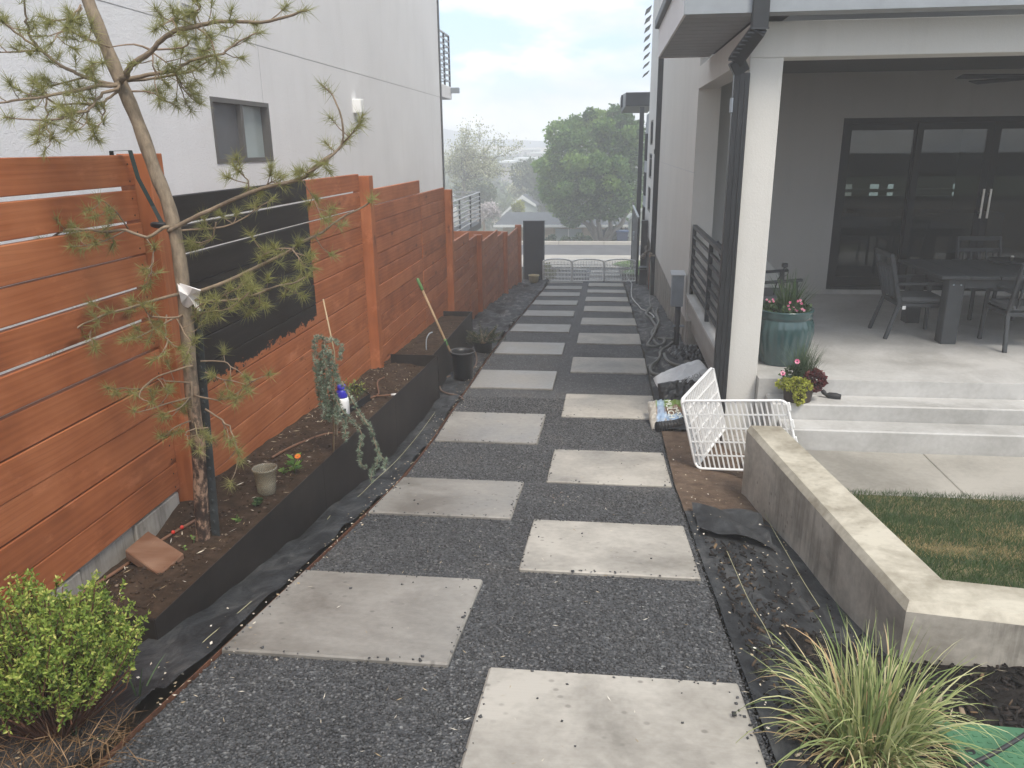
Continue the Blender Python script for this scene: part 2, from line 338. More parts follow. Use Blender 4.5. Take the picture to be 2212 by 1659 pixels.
M_mulch = soilmat('black_mulch', (.010, .0085, .008), (.022, .019, .017), (.04, .034, .03), False)
M_ground = soilmat('earth', (.06, .05, .035), (.09, .08, .055), (.12, .11, .075), False)
def fabricmat(nm, dust):
    mt, t, b = newmat(nm); p = pos(t); f = noise(t, mapped(t, p, (2, 1, 1)), 3.4, 8, .72, .8)
    c = ramp(t, f, [(.38, (.012, .0125, .014)), (.52, (.032, .034, .037)), (.66, dust)]); t.links.new(c, b.inputs['Base Color'])
    b.inputs['Roughness'].default_value = .68; b.inputs['Specular IOR Level'].default_value = .4
    bump(t, b, mth(t, 'ADD', noise(t, p, 14, 5, .6), mth(t, 'MULTIPLY', noise(t, p, 260, 1), .12)), .5, .02); return mt
M_fabric = fabricmat('dusty_weed_fabric', (.20, .19, .175)); M_fabricd = fabricmat('dark_weed_fabric', (.075, .075, .075))
def gravelmat():
    mt, t, b = newmat('crushed_dark_gravel'); p = pos(t); vo = N(t, 'ShaderNodeTexVoronoi', Scale=75.0); t.links.new(p, vo.inputs['Vector'])
    s = sep(t, vo.outputs['Color']); c = ramp(t, s[0], [(0, (.033, .034, .037)), (.6, (.078, .079, .083)), (.93, (.14, .14, .143)), (1, (.32, .32, .31))])
    t.links.new(mixc(t, .35, c, ramp(t, noise(t, p, 2.0, 5), [(.33, (.035, .038, .043)), (.55, (.085, .09, .095)), (.72, (.12, .105, .09))])), b.inputs['Base Color']); b.inputs['Roughness'].default_value = .75
    bump(t, b, vo.outputs['Distance'], .9, .012); return mt
M_gravel = gravelmat()
M_stone = leafmat('gravel_stones', [(0, (.036, .037, .039)), (.55, (.078, .079, .082)), (.85, (.13, .13, .132)), (.965, (.21, .21, .21)), (.985, (.42, .40, .36)), (1, (.32, .22, .14))], 0, .7)
M_chip = leafmat('bark_chips', [(0, (.010, .009, .008)), (.6, (.022, .018, .016)), (.9, (.045, .034, .027)), (.97, (.20, .13, .07)), (1, (.45, .38, .28))], 0, .8)
M_debris = leafmat('dry_petals_and_straw', [(0, (.30, .22, .12)), (.5, (.50, .42, .30)), (1, (.72, .68, .60))], 0, .8)
M_pine = leafmat('pine_needles', [(0, (.19, .20, .07)), (.5, (.35, .35, .135)), (.85, (.49, .46, .19)), (1, (.48, .35, .18))], .4)
M_bark = plain('pine_bark', (.24, .185, .13), .9, .3, 18, bs=.8, bscale=45, bd=.01)
def barkflake():
    mt, t, b = newmat('flaking_pine_bark'); p = pos(t); s = sep(t, p)
    f = noise(t, mapped(t, p, (1, 1, .55)), 26, 5, .65); c = ramp(t, f, [(.42, (.030, .018, .013)), (.50, (.09, .055, .038)), (.58, (.33, .21, .14))])
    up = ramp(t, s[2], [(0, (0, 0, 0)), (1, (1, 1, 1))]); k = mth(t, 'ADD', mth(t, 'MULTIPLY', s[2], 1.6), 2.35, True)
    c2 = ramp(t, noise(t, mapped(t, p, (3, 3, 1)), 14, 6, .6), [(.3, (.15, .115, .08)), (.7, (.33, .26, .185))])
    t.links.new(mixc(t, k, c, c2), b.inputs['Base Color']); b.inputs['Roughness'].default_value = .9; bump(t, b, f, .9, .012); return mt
M_trunk = barkflake()
M_twig = plain('twig_bark', (.26, .19, .13), .85, .2, 30)
M_glass = None
def glassmat(name, tint=(.55, .62, .62), tr=.5, rough=.02):
    mt, t, b = newmat(name); gl = N(t, 'ShaderNodeBsdfGlossy', Roughness=rough); gl.inputs['Color'].default_value = (1, 1, 1, 1)
    tp = N(t, 'ShaderNodeBsdfTransparent'); tp.inputs['Color'].default_value = (*tint, 1); fr = N(t, 'ShaderNodeFresnel', IOR=1.52)
    ms = N(t, 'ShaderNodeMixShader'); t.links.new(mth(t, 'MULTIPLY', fr.outputs[0], .8, True), ms.inputs[0]); t.links.new(tp.outputs[0], ms.inputs[1]); t.links.new(gl.outputs[0], ms.inputs[2])
    t.links.new(ms.outputs[0], t.nodes['Material Output'].inputs[0]); return mt
M_glass = glassmat('door_glass', (.5, .56, .56)); M_cup = None
mt, t, b = newmat('cloudy_clear_plastic'); tp = N(t, 'ShaderNodeBsdfTransparent'); tp.inputs['Color'].default_value = (.86, .83, .74, 1); b.inputs['Base Color'].default_value = (.40, .37, .30, 1); b.inputs['Roughness'].default_value = .25
ms = N(t, 'ShaderNodeMixShader'); ms.inputs[0].default_value = .42; t.links.new(tp.outputs[0], ms.inputs[1]); t.links.new(b.outputs[0], ms.inputs[2]); t.links.new(ms.outputs[0], t.nodes['Material Output'].inputs[0]); M_cup = mt
M_winl = plain('window_screen', (.11, .115, .125), .5, .06); M_winr = plain('reflective_window_pane', (.36, .42, .42), .08, .04, spec=.8)
M_darkglass = plain('dark_window_glass', (.02, .023, .027), .06, .1, spec=.7)
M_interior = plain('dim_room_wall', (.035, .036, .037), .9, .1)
from mathutils import noise as mnoise
# ================================================================== GROUND
def grid_mesh(name, xs, ys, zf, mat, parent=None, smooth=True):
    V = [(x, y, zf(x, y)) for y in ys for x in xs]; nx = len(xs)
    F = [(j*nx+i, j*nx+i+1, (j+1)*nx+i+1, (j+1)*nx+i) for j in range(len(ys)-1) for i in range(nx-1)]
    return np_mesh(name, V, F, mat, parent, smooth=smooth)
def fr(a, b, st): return list(np.arange(a, b, st))
gx = [-240, -160, -80, -50, -35, -25, -18, -12, -8, -6]+fr(-5, 5, .5)+[5, 6, 8, 12, 18, 25, 35, 50, 80, 160, 240]
gyv = [-60, -40, -20, -10, -5]+fr(-4, 30, .5)+[30, 33, 37, 40, 43.6, 46, 48, 50, 55, 60, 70, 80, 95, 110, 130, 150, 175, 200, 225, 250, 285, 320]
def ground_z(x, y):
    z = T(x, y)-.06
    if y > 60: z += 1.2*math.sin(x*.021+y*.013)+.8*math.sin(x*.05-y*.03)
    return z
tag(grid_mesh('ground', gx, gyv, ground_z, None), kind='structure')
gnd = bpy.data.objects['ground']
mt, t, b = newmat('valley_ground'); p = pos(t); s = sep(t, p)
near = ramp(t, noise(t, p, 3, 6), [(.35, (.06, .05, .035)), (.65, (.11, .095, .07))])
far = ramp(t, noise(t, mapped(t, p, (.02, .05, .02)), 3, 8, .65), [(.35, (.05, .08, .035)), (.5, (.11, .12, .07)), (.62, (.24, .21, .16)), (.75, (.38, .35, .30))])
k = mth(t, 'GREATER_THAN', s[1], 43.0); t.links.new(mixc(t, k, near, far), b.inputs['Base Color']); b.inputs['Roughness'].default_value = .95; gnd.data.materials.append(mt)
# path: gravel bed with slabs
EDGE_L, EDGE_R = -1.59, .60
path = tag(grid_mesh('garden_path', [EDGE_L, -1.0, -.5, 0, EDGE_R], fr(.6, 30.2, .25), lambda x, y: T(x, y), M_gravel), kind='structure')
path.name = 'gravel_path'
def XL(y): return float(np.interp(y, [2.7, 7, 12.7, 20, 28, 30], [-1.600, -1.575, -1.55, -1.575, -1.63, -1.65]))
def slab(x0, y0, y1, mat, h=.022, w=1.0):
    z0, z1 = G(y0), G(y1); j = lambda: random.uniform(-.008, .008)
    P = [(x0+j(), y0, z0-.04), (x0+w+j(), y0, z0-.04), (x0+w+j(), y1, z1-.04), (x0+j(), y1, z1-.04), (x0+j(), y0, z0+h), (x0+w+j(), y0, z0+h), (x0+w+j(), y1, z1+h), (x0+j(), y1, z1+h)]
    return MB().chexa(P, .008).build('paving_slab', mat, path)
SLABS = []
for a, b_ in [(2.70,3.65),(4.77,5.74),(6.84,7.80),(8.86,9.77),(10.85,11.76),(12.78,13.72),(14.88,15.86),(16.92,17.85),(18.85,19.78),(20.87,21.8),(22.9,23.82),(24.9,25.83),(26.9,27.83),(28.9,29.8)]:
    SLABS.append((XL(a), a, b_)); slab(XL(a), a, b_, M_slabdamp)
for a, b_ in [(1.72,2.70),(3.83,4.76),(5.78,6.68),(7.76,8.66),(9.77,10.69),(11.77,12.68),(13.80,14.66),(15.87,16.74),(17.83,18.72),(19.83,20.77),(21.9,22.86),(23.98,24.9),(25.98,26.9),(28.0,28.9)]:
    x = XL(a)+1.168; SLABS.append((x, a, b_)); slab(x, a, b_, M_slab)
# loose stones on the bed, real geometry near the viewer
def stones(n, y0, y1, x0, x1, smin, smax, zf, avoid=SLABS, mat=M_stone, name='gravel', parent=None, flat=.6):
    y = y0+(y1-y0)*RNG.random(n)**1.35; x = x0+(x1-x0)*RNG.random(n)
    if avoid:
        ok = np.ones(n, bool); lift = np.zeros(n)
        for (sx, a, b2) in avoid:
            ins = (x > sx-.004) & (x < sx+1.004) & (y > a-.004) & (y < b2+.004); dd = np.minimum(np.minimum(x-sx, sx+1-x), np.minimum(y-a, b2-y))
            ok &= ~(ins & (RNG.random(n) > np.where(dd < .03, .11, .0022))); lift[ins] = .022
        x, y, lift = x[ok], y[ok], lift[ok]; n = len(x)
    z = np.array([zf(float(i), float(j)) for i, j in zip(x, y)])+(lift if avoid else 0)
    c = np.stack([x, y, z], 1); sz = smin+(smax-smin)*RNG.random(n)**2
    base = np.array([[1,0,0],[-1,0,0],[0,1,0],[0,-1,0],[0,0,1],[0,0,-1.]])
    A = RNG.normal(size=(n, 3, 3)); Q = np.linalg.qr(A)[0]
    V = base[None]*(sz[:, None, None]*(.55+.9*RNG.random((n, 6, 1)))*.5)
    V = np.einsum('nij,nkj->nki', Q, V); V[:, :, 2] *= flat; V = V+c[:, None]+np.array([0, 0, .003])
    F0 = np.array([[0,2,4],[2,1,4],[1,3,4],[3,0,4],[2,0,5],[1,2,5],[3,1,5],[0,3,5]])
    F = (F0[None]+6*np.arange(n)[:, None, None]).reshape(-1, 3)
    vv = np.clip(RNG.random(n)*.85+.15*np.array([.5+.9*mnoise.noise(Vector((float(i)*1.7, float(j)*1.7, 2.0))) for i, j in zip(x, y)]), 0, 1)
    return np_mesh(name, V.reshape(-1, 3), F, mat, parent, np.repeat(vv, 8))
tag(stones(70000, 1.2, 8.5, EDGE_L, EDGE_R+.02, .008, .021, T), kind='stuff')
# steel edging along the bed
ed = thing('path_edging', 'thin rusty steel edging strip along the planter side of the gravel path', 'edging', (EDGE_L, 2, T(EDGE_L, 2)))
mb = MB(); ys = fr(1.0, 22, .5)
for a, b_ in zip(ys[:-1], ys[1:]): mb.hexa([(EDGE_L-.010, a, T(EDGE_L, a)-.03), (EDGE_L-.004, a, T(EDGE_L, a)-.03), (EDGE_L-.004, b_, T(EDGE_L, b_)-.03), (EDGE_L-.010, b_, T(EDGE_L, b_)-.03), (EDGE_L-.010, a, T(EDGE_L, a)+.018), (EDGE_L-.004, a, T(EDGE_L, a)+.018), (EDGE_L-.004, b_, T(EDGE_L, b_)+.018), (EDGE_L-.010, b_, T(EDGE_L, b_)+.018)])
M_rust = plain('rusty_steel', (.13, .055, .03), .85, .4, 20)
mb.build('edge_strip', M_rust, ed)
# weed fabric
def wob(x, y, a=.02):
    return a*(math.sin(x*13+y*5.1+2*math.sin(y*1.9))+math.sin(y*9.3-x*7+1.5*math.sin(x*6))+.7*math.sin(x*29+y*17)+1.6*mnoise.noise(Vector((x*4.5, y*3.5, .3)))+1.2*abs(mnoise.noise(Vector((x*9, y*6, 4.3)))))*.4
def fabric(name, label, xs, ys, zf, amp=.016, base=.012, mat=None):
    def z(x, y): return zf(x, y)+base+amp+wob(x, y, amp)+amp*.8*math.sin(y*2.3+3*math.sin(x*4+y))
    return tag(grid_mesh(name, xs, ys, z, mat or M_fabric), label, 'fabric')
fabric('weed_fabric', 'wrinkled black fabric between the long planter and the gravel edge', list(np.linspace(-1.93, -1.602, 12)), fr(2.3, 11.8, .045), T, .020, .012, M_fabricd)
fabric('weed_fabric', 'rumpled black fabric under the lime green shrub', list(np.linspace(-3.2, -1.602, 32)), fr(.2, 2.34, .05), T, .032, .02, M_fabricd)
fabric('weed_fabric', 'dusty black fabric along the low fence before the charcoal gate', list(np.linspace(-2.44, -1.602, 18)), fr(11.7, 23.5, .07), T, .030)
fabric('weed_fabric', 'dusty black fabric along the warm white house wall under the grey hose', list(np.linspace(.612, 1.25, 14)), fr(7.35, 23.6, .07), T, .028)
def strip_z(x, y): return T(x, y)
fabric('weed_fabric', 'black fabric strewn with bark chips beside the low concrete wall', list(np.linspace(.612, 1.62, 18)), fr(.4, 5.15, .08), lambda x, y: max(T(x, y), -9), .005, .010, M_fabricd)
tag(grid_mesh('bare_soil', list(np.linspace(.612, 1.5, 8)), fr(5.0, 7.5, .12), lambda x, y: T(x, y)+.012+wob(x, y, .01), M_dirt), kind='structure')
# folded-back fabric flap at the end of the strip
fl = []
def flap(x, y): return T(x, y)+.03+.035*abs(math.sin(x*9+y*4))+.02*math.sin(y*23+x*5)
tag(grid_mesh('fabric_flap', list(np.linspace(.66, 1.12, 16)), fr(4.55, 5.22, .045), flap, M_fabricd), 'crumpled black fabric flap folded back on the strip by the wall end', 'fabric')
# mulch bed at right
def mulch_z(x, y): return T(x, y)+.035+wob(x, y, .012)+.06*sst(1.5, 2.2, x)
tag(grid_mesh('mulch_bed', list(np.linspace(.9, 4.2, 28)), fr(.2, 3.42, .1), mulch_z, M_mulch), kind='structure')
def chips(n, xf, yf, zf, name='bark_chips', lmin=.02, lmax=.06):
    x = xf(n); y = yf(n); z = np.array([zf(float(a), float(c)) for a, c in zip(x, y)])+.006
    ang = RNG.random(n)*6.283; l = lmin+(lmax-lmin)*RNG.random(n)**2; w = l*(.18+.3*RNG.random(n)); h = .004+.006*RNG.random(n)
    ax = np.stack([np.cos(ang), np.sin(ang), .35*RNG.normal(size=n)], 1)*l[:, None]/2; ay = np.stack([-np.sin(ang), np.cos(ang), .3*RNG.normal(size=n)], 1)*w[:, None]/2
    c = np.stack([x, y, z+.006*RNG.random(n)], 1); up = np.zeros((n, 3)); up[:, 2] = h
    V = np.stack([c-ax-ay, c+ax-ay*.6, c+ax*.9+ay, c-ax*.8+ay*.7, c-ax-ay+up, c+ax-ay*.6+up, c+ax*.9+ay+up, c-ax*.8+ay*.7+up], 1).reshape(-1, 3)
    F0 = np.array([[4,5,6,7],[0,1,5,4],[1,2,6,5],[2,3,7,6],[3,0,4,7]]); F = (F0[None]+8*np.arange(n)[:, None, None]).reshape(-1, 4)
    return np_mesh(name, V, F, M_chip, None, np.repeat(RNG.random(n), 5))
tag(chips(5200, lambda n: .95+2.6*RNG.random(n), lambda n: .9+2.5*RNG.random(n), mulch_z), kind='stuff')
tag(chips(900, lambda n: .66+.45*np.abs(RNG.normal(size=n))*.6, lambda n: 1.6+2.9*RNG.random(n)**1.3, lambda x, y: T(x, y)+.022, 'bark_chips', .012, .045), kind='stuff')
# ================================================================== PLANTERS
PF = lambda y: float(np.interp(y, [2.7, 8.25], [-1.88, -1.82]))
PT = lambda y: float(np.interp(y, [2.7, 8.25], [-1.936, -2.239]))
pl = thing('planter_box', 'long black steel planter box nearest the viewer holding the pine', 'planter', (-2.1, 5.4, G(5.4)))
mb = MB(); n_ = 3
ysec = [2.70, 4.70, 6.5, 8.25]
for a, b_ in zip(ysec[:-1], ysec[1:]):
    MB().chexa([(PF(a)-.006, a+.001, G(a)-.1), (PF(a), a+.001, G(a)-.1), (PF(b_), b_, G(b_)-.1), (PF(b_)-.006, b_, G(b_)-.1), (PF(a)-.006, a+.001, PT(a)), (PF(a), a+.001, PT(a)), (PF(b_), b_, PT(b_)), (PF(b_)-.006, b_, PT(b_))], .001).build('front_panel', M_steelp, pl)
MB().hexa([(-2.47, 2.82, -2.3), (-1.887, 2.702, -2.3), (-1.887, 2.708, -2.3), (-2.47, 2.826, -2.3), (-2.47, 2.82, -1.945), (-1.887, 2.702, -1.937), (-1.887, 2.708, -1.937), (-2.47, 2.826, -1.945)]).build('end_panel', M_steelp, pl)
MB().hexa([(-2.36, 8.256, -2.9), (-1.815, 8.256, -2.9), (-1.815, 8.262, -2.9), (-2.36, 8.262, -2.9), (-2.36, 8.256, -2.235), (-1.815, 8.256, -2.237), (-1.815, 8.262, -2.237), (-2.36, 8.262, -2.235)]).build('end_panel', M_steelp, pl)
def soil_z(x, y):
    return PT(y)-.012-.085*sst(5, 8.3, y)-.03*sst(-2.2, -1.9, x)*sst(5, 8, y)+.05*math.exp(-((x+2.35)**2+(y-4.2)**2)/.05)+.05*math.exp(-((x+2.3)**2+(y-7.6)**2)/.08)+.5*wob(x*2.3, y*2.1, .016)-.075*sst(-2.2, -2.42, x)*(1-sst(3.6, 3.95, y))
o = grid_mesh('soil', list(np.linspace(-2.50, -1.83, 26)), fr(2.72, 8.26, .05), soil_z, M_soil, pl)
V = o.data.vertices
for v in V:                                       # keep the soil inside the tapering box
    x, y = v.co.x-2.1, v.co.y+5.4
    lim = PF(y)-.007
    if x > lim: v.co.x = lim+2.1
pl2 = thing('planter_box', 'second black steel planter box behind the long one on the slope', 'planter', (-2.2, 10, G(10)))
PT2 = lambda y: float(np.interp(y, [8.1, 11.55], [-2.262, -2.425])); PF2 = lambda y: float(np.interp(y, [8.1, 11.55], [-1.90, -1.985]))
MB().chexa([(PF2(8.27)-.006, 8.27, -2.9), (PF2(8.27), 8.27, -2.9), (PF2(11.55), 11.55, -3.0), (PF2(11.55)-.006, 11.55, -3.0), (PF2(8.27)-.006, 8.27, PT2(8.27)), (PF2(8.27), 8.27, PT2(8.27)), (PF2(11.55), 11.55, PT2(11.55)), (PF2(11.55)-.006, 11.55, PT2(11.55))], .001).build('front_panel', M_steelp, pl2)
MB().box(-2.43, -1.98, 11.551, 11.557, -3.05, -2.425).build('end_panel', M_steelp, pl2)
grid_mesh('soil', list(np.linspace(-2.50, -1.99, 14)), fr(8.27, 11.56, .08), lambda x, y: PT2(y)-.075+.4*wob(x*2, y*2, .02), M_soil, pl2)
for x0, x1, y0, y1, zf, n in ((-2.42, -1.92, 2.8, 8.2, soil_z, 1500), (-2.42, -2.02, 8.4, 11.4, lambda x, y: PT2(y)-.07, 200)):
    tag(stones(n, y0, y1, x0, x1, .006, .03, lambda x, y: zf(x, y)+.002, None, leafmat('soil_crumbs', [(0, (.03, .02, .013)), (.6, (.07, .045, .03)), (.86, (.13, .09, .065)), (.955, (.30, .24, .18)), (1, (.6, .55, .47))], 0, .9) if 'soil_crumbs' not in MATS else MATS['soil_crumbs'], 'soil_crumbs'), kind='stuff')
# ================================================================== FENCES
FX = -2.45
def plank(f, y0, y1, z0, z1, mat=M_red, x=FX, th=.038, top=None):
    j = random.uniform(-.004, .004); sl_ = random.uniform(-.004, .004)
    P = [(x-th+j, y0, z0), (x+j, y0, z0), (x+j, y1, z0+sl_), (x-th+j, y1, z0+sl_), (x-th+j, y0, z1), (x+j, y0, z1), (x+j, y1, (z1 if top is None else top)+sl_), (x-th+j, y1, (z1 if top is None else top)+sl_)]
    return MB().chexa(P, .004).build('plank', mat, f)
def post(f, y, z0, z1, x=FX, w=.14, d=.085):
    return MB().cbox(x-.09, x+d, y-w/2, y+w/2, z0, z1, .004).build('post', M_redz, f)
PITCHB = .1725
f1 = thing('wood_fence', 'tall orange cedar fence with a black painted patch beside the pine', 'fence', (FX, 4, -2.05))
def panel(f, y0, y1, ztop, n, gaps=(), mat=M_red, x=FX):
    for i in range(n):
        g = gaps[i] if i < len(gaps) else random.uniform(.004, .008)
        plank(f, y0, y1, ztop-(i+1)*PITCHB+g, ztop-i*PITCHB, mat, x)
panel(f1, .3, 3.955, -.028, 11, (.018, .019, .010, .017, .016, .016, .007))
panel(f1, 4.15, 7.80, -.258, 12, (.014, .015, .008, .007, .005), M_redpaint)
panel(f1, 8.10, 10.42, -.430, 12, (.009, .008, .005)); panel(f1, 10.435, 12.05, -.6025, 12)
sc_ = MB()
for zt, ys_ in ((-.028, (3.90, 2.1)), (-.258, (4.20, 7.74, 6.0)), (-.430, (8.18, 10.37, 10.49, 11.9))):
    for y in ys_:
        for i in range(11 if y < 8 else 12):
            for dz in (.045, .13): z = zt-i*PITCHB-dz; sc_.lathe([(.0055, 0), (.0055, .0012)], (0, 0, 0), 6); n0 = len(sc_.v)-12; sc_.v[n0:] = [(FX+.0045+p[2], y+p[0], z+p[1]) for p in sc_.v[n0:]]
tag(sc_.build('screws', plain('rusty_screws', (.035, .022, .016), .6, .2), f1), kind='stuff')
post(f1, 4.03, -2.2, -.022); post(f1, 7.93, -2.45, -.280); post(f1, 12.2, -2.85, -.645); post(f1, .2, -1.9, .0)
for i, (a, b_) in enumerate(((2.0, 3.04), (3.06, 3.49), (3.50, 3.94))): MB().cbox(FX-.12, FX-.006-.012*(i % 2), a, b_, -2.35, -1.93, .006).build('footing', M_found, f1)
MB().cbox(FX-.10, FX-.02, 8.1, 8.5, -2.7, -2.462, .01).build('footing', M_found, f1)
f2 = thing('wood_fence', 'low reddish cedar fence stepping down to the charcoal gate', 'fence', (FX, 17, G(17)))
def lowpanel(y0, y1, zt):
    zb = G((y0+y1)/2)+.02; n = int(round((zt-zb)/PITCHB)); 
    for i in range(n): plank(f2, y0, y1, zt-(i+1)*PITCHB+.012, zt-i*PITCHB, M_red)
    z = zt-n*PITCHB
    if z-G(y1) > .07: plank(f2, y0, y1, G(y1)+.01, z-.003)
lowpanel(12.3, 14.14, -1.50); lowpanel(14.15, 15.02, -1.650); lowpanel(15.26, 18.04, -1.86); lowpanel(18.05, 19.1, -2.02); lowpanel(19.4, 22.35, -2.23)
post(f2, 15.14, -3.4, -1.655); post(f2, 19.25, -3.7, -2.03); post(f2, 22.45, -4.0, -2.17)
f3 = thing('wood_fence', 'dark red cedar fence across the neighbouring yard behind the low fence', 'fence', (-3.6, 20.2, G(20)))
for i in range(9): MB().cbox(-4.3, -2.6, 20.2, 20.238, -2.12-(i+1)*PITCHB+.006, -2.12-i*PITCHB, .004).build('plank', M_red, f3)
post(f3, 20.25, -3.9, -2.1, x=-4.25)
# ================================================================== LEFT NEIGHBOUR HOUSE
NX = -4.2; NY = 20.55
nh = thing('neighbor_house', 'tall white stucco house behind the orange fence with one small window', 'house', (NX, 10, -4))
wy0, wy1, wz0, wz1 = 8.36, 9.86, -.16, .53
def wallX(x0, x1, y0, y1, z0, z1, hole=None):
    mb = MB()
    if not hole: return mb.box(x0, x1, y0, y1, z0, z1)
    a, b_, c, d = hole
    mb.box(x0, x1, y0, a, z0, z1); mb.box(x0, x1, b_, y1, z0, z1); mb.box(x0, x1, a, b_, z0, c); mb.box(x0, x1, a, b_, d, z1); return mb
wallX(NX-.25, NX, -6, NY, -4.5, 1.175, (wy0, wy1, wz0, wz1)).build('wall', M_white, nh)
MB().box(NX-.25, NX-.001, -6, NY, 1.187, 6.5).build('wall', M_white, nh)
MB().box(NX-.25, NX-.012, -6, NY, 1.175, 1.187).build('expansion_joint', plain('joint_shadow', (.5, .5, .51), .9), nh)
MB().box(NX-9, NX-.25, NY-.2, NY, -4.5, 6.5).build('front_wall', M_white, nh)
MB().box(NX-9, NX-.25, -6, -5.8, -4.5, 6.5).build('rear_wall', M_white, nh)
MB().box(NX-9, NX+.02, -6.1, NY+.1, 6.5, 6.7).build('roof', M_dgrey, nh)
MB().cbox(NX-.06, NX+.03, NY-.02, NY+.09, -4.4, 6.45, .005).build('corner_trim', M_dgrey, nh)
for z, yy in ((1.18, 9.9),): 
    MB().box(NX-.05, NX+.0015, 9.72, 9.727, .53, 1.175).build('expansion_joint', MATS['joint_shadow'], nh)
w = MB(); fw = .05
w.box(NX-.12, NX+.008, wy0, wy1, wz0, wz0+fw); w.box(NX-.12, NX+.008, wy0, wy1, wz1-fw, wz1); w.box(NX-.12, NX+.008, wy0, wy0+fw, wz0+fw, wz1-fw); w.box(NX-.12, NX+.008, wy1-fw, wy1, wz0+fw, wz1-fw); w.box(NX-.11, NX-.005, 9.08, 9.14, wz0+fw, wz1-fw)
win = w.build('window', plain('brown_window_frame', (.10, .095, .09), .5, .1), nh)
MB().box(NX-.10, NX-.06, wy0+fw, 9.08, wz0+fw, wz1-fw).build('insect_screen', M_winl, win); MB().box(NX-.10, NX-.085, 9.14, wy1-fw, wz0+fw, wz1-fw).build('pane', M_winr, win)
c = atX(765, 228, NX)
MB().cbox(NX-.01, NX+.14, c[1]-.08, c[1]+.10, c[2]-.12, c[2]+.10, .01).build('wall_light', plain('white_fixture', (.92, .92, .90), .4, .02), nh)
c = atX(407, 56, NX)
vt = MB().box(NX-.01, NX+.02, c[1]-.15, c[1]+.15, c[2]-.32, c[2]+.28).build('vent', plain('white_vent', (.66, .66, .67), .5, .03), nh)
sl_ = MB()
for i in range(9): sl_.hexa([(NX+.021, c[1]-.12, c[2]-.26+i*.056), (NX+.03, c[1]-.12, c[2]-.26+i*.056), (NX+.03, c[1]+.12, c[2]-.26+i*.056), (NX+.021, c[1]+.12, c[2]-.26+i*.056), (NX+.021, c[1]-.12, c[2]-.235+i*.056), (NX+.022, c[1]-.12, c[2]-.235+i*.056), (NX+.022, c[1]+.12, c[2]-.235+i*.056), (NX+.021, c[1]+.12, c[2]-.235+i*.056)])
sl_.build('louvre', MATS['joint_shadow'], vt)
# upper balcony and lower deck on the street side
def railing(parent, path_pts, z0, z1, nrail, mat_post, mat_rail, pitch=1.0, name='railing', top=.03, pw=.045, rr=.014, skew=0):
    r = MB()
    rl = None
    posts = []
    for (a, b_) in zip(path_pts[:-1], path_pts[1:]):
        a = np.array(a); b_ = np.array(b_); d = np.linalg.norm(b_-a); k = max(1, int(round(d/pitch)))
        posts += [tuple(a+(b_-a)*i/k) for i in range(k+1)]
    posts = sorted(set((round(p[0], 3), round(p[1], 3)) for p in posts))
    tr = MB()
    for (a, b_) in zip(path_pts[:-1], path_pts[1:]): tr.beam((a[0], a[1], z1), (b_[0], b_[1], z1), .055, top)
    o = tr.build(name, mat_rail, parent)
    for q in posts: MB().cbox(q[0]-pw/2, q[0]+pw/2, q[1]-pw/2, q[1]+pw/2, z0, z1-top/2, .003).build('post', mat_post, o)
    for i in range(nrail):
        zz = z0+(z1-z0)*(i+1)/(nrail+1); 
        for (a, b_) in zip(path_pts[:-1], path_pts[1:]): MB().beam((a[0], a[1], zz), (b_[0], b_[1], zz), rr*2, rr*2).build('bar', mat_rail, o)
    return o
bl_ = MB().cbox(NX-3, NX, NY+.1, 22.1, 1.20, 1.52, .01).build('balcony', M_white, nh)
railing(nh, [(NX-.03, NY+.12), (NX-.03, 22.05), (NX-3, 22.05)], 1.52, 2.78, 8, M_dgrey, plain('light_metal', (.42, .43, .45), .4, .05, metal=.3), .75, 'balcony_railing')
MB().cbox(NX-.1, NX+.22, 21.98, 22.12, 1.36, 1.5, .005).build('scupper', MATS['grey_steel'], nh)
MB().box(NX-4, NX, NY+.1, 26.8, -2.7, -2.5).build('deck', M_dgrey, nh)
railing(nh, [(NX-.03, NY+.5), (NX-.03, 26.75), (NX-3.5, 26.75)], -2.5, -1.5, 6, M_dgrey, MATS['light_metal'], 1.9, 'deck_railing', rr=.018)
# ================================================================== THE HOUSE WITH THE PATIO
HX = 1.22; PZ = -2.123; BY = 11.75
hs = thing('patio_house', 'warm white stucco house with covered patio, steps and black sliding door', 'house', (HX, 12, -2.6))
def part(mb, name, mat, parent=hs, **k): return mb.build(name, mat, parent, **k)
WINS = [(22.0, 23.4, .62, -.03), (22.0, 23.4, -.25, -.925), (22.05, 23.4, -1.15, -1.835)]
mb = MB()
mb.box(HX, HX+.3, 11.45, 22.0, -2.505, 1.03); mb.box(HX, HX+.3, 23.4, 24.4, -2.505, 3.2); mb.box(HX, HX+.3, 11.45, 22.0, 1.03, 3.2)
zc = 3.2
for (a, b_, zt, zb) in WINS: mb.box(HX, HX+.3, 22.0, 23.4, zt, zc); zc = zb
mb.box(HX, HX+.3, 22.0, 23.4, -2.505, zc)
mb.box(HX, HX+.3, 10.4, 24.4, 3.2, 7.5)
part(mb, 'wall', M_stucco)
for (a, b_, zt, zb) in WINS:
    wf = MB().box(HX+.06, HX+.1, a, b_, zb, zt); wf = part(MB().box(HX+.02, HX+.09, a, b_, zb, zb+.04).box(HX+.02, HX+.09, a, b_, zt-.04, zt).box(HX+.02, HX+.09, a, a+.05, zb+.04, zt-.04).box(HX+.02, HX+.09, b_-.05, b_, zb+.04, zt-.04), 'window', M_black)
    MB().box(HX+.05, HX+.07, a+.05, b_-.05, zb+.04, zt-.04).build('pane', M_darkglass, wf)
MB().box(HX+.05, HX+6, 24.2, 24.4, -5, 7.5).build('front_wall', M_stucco, hs)
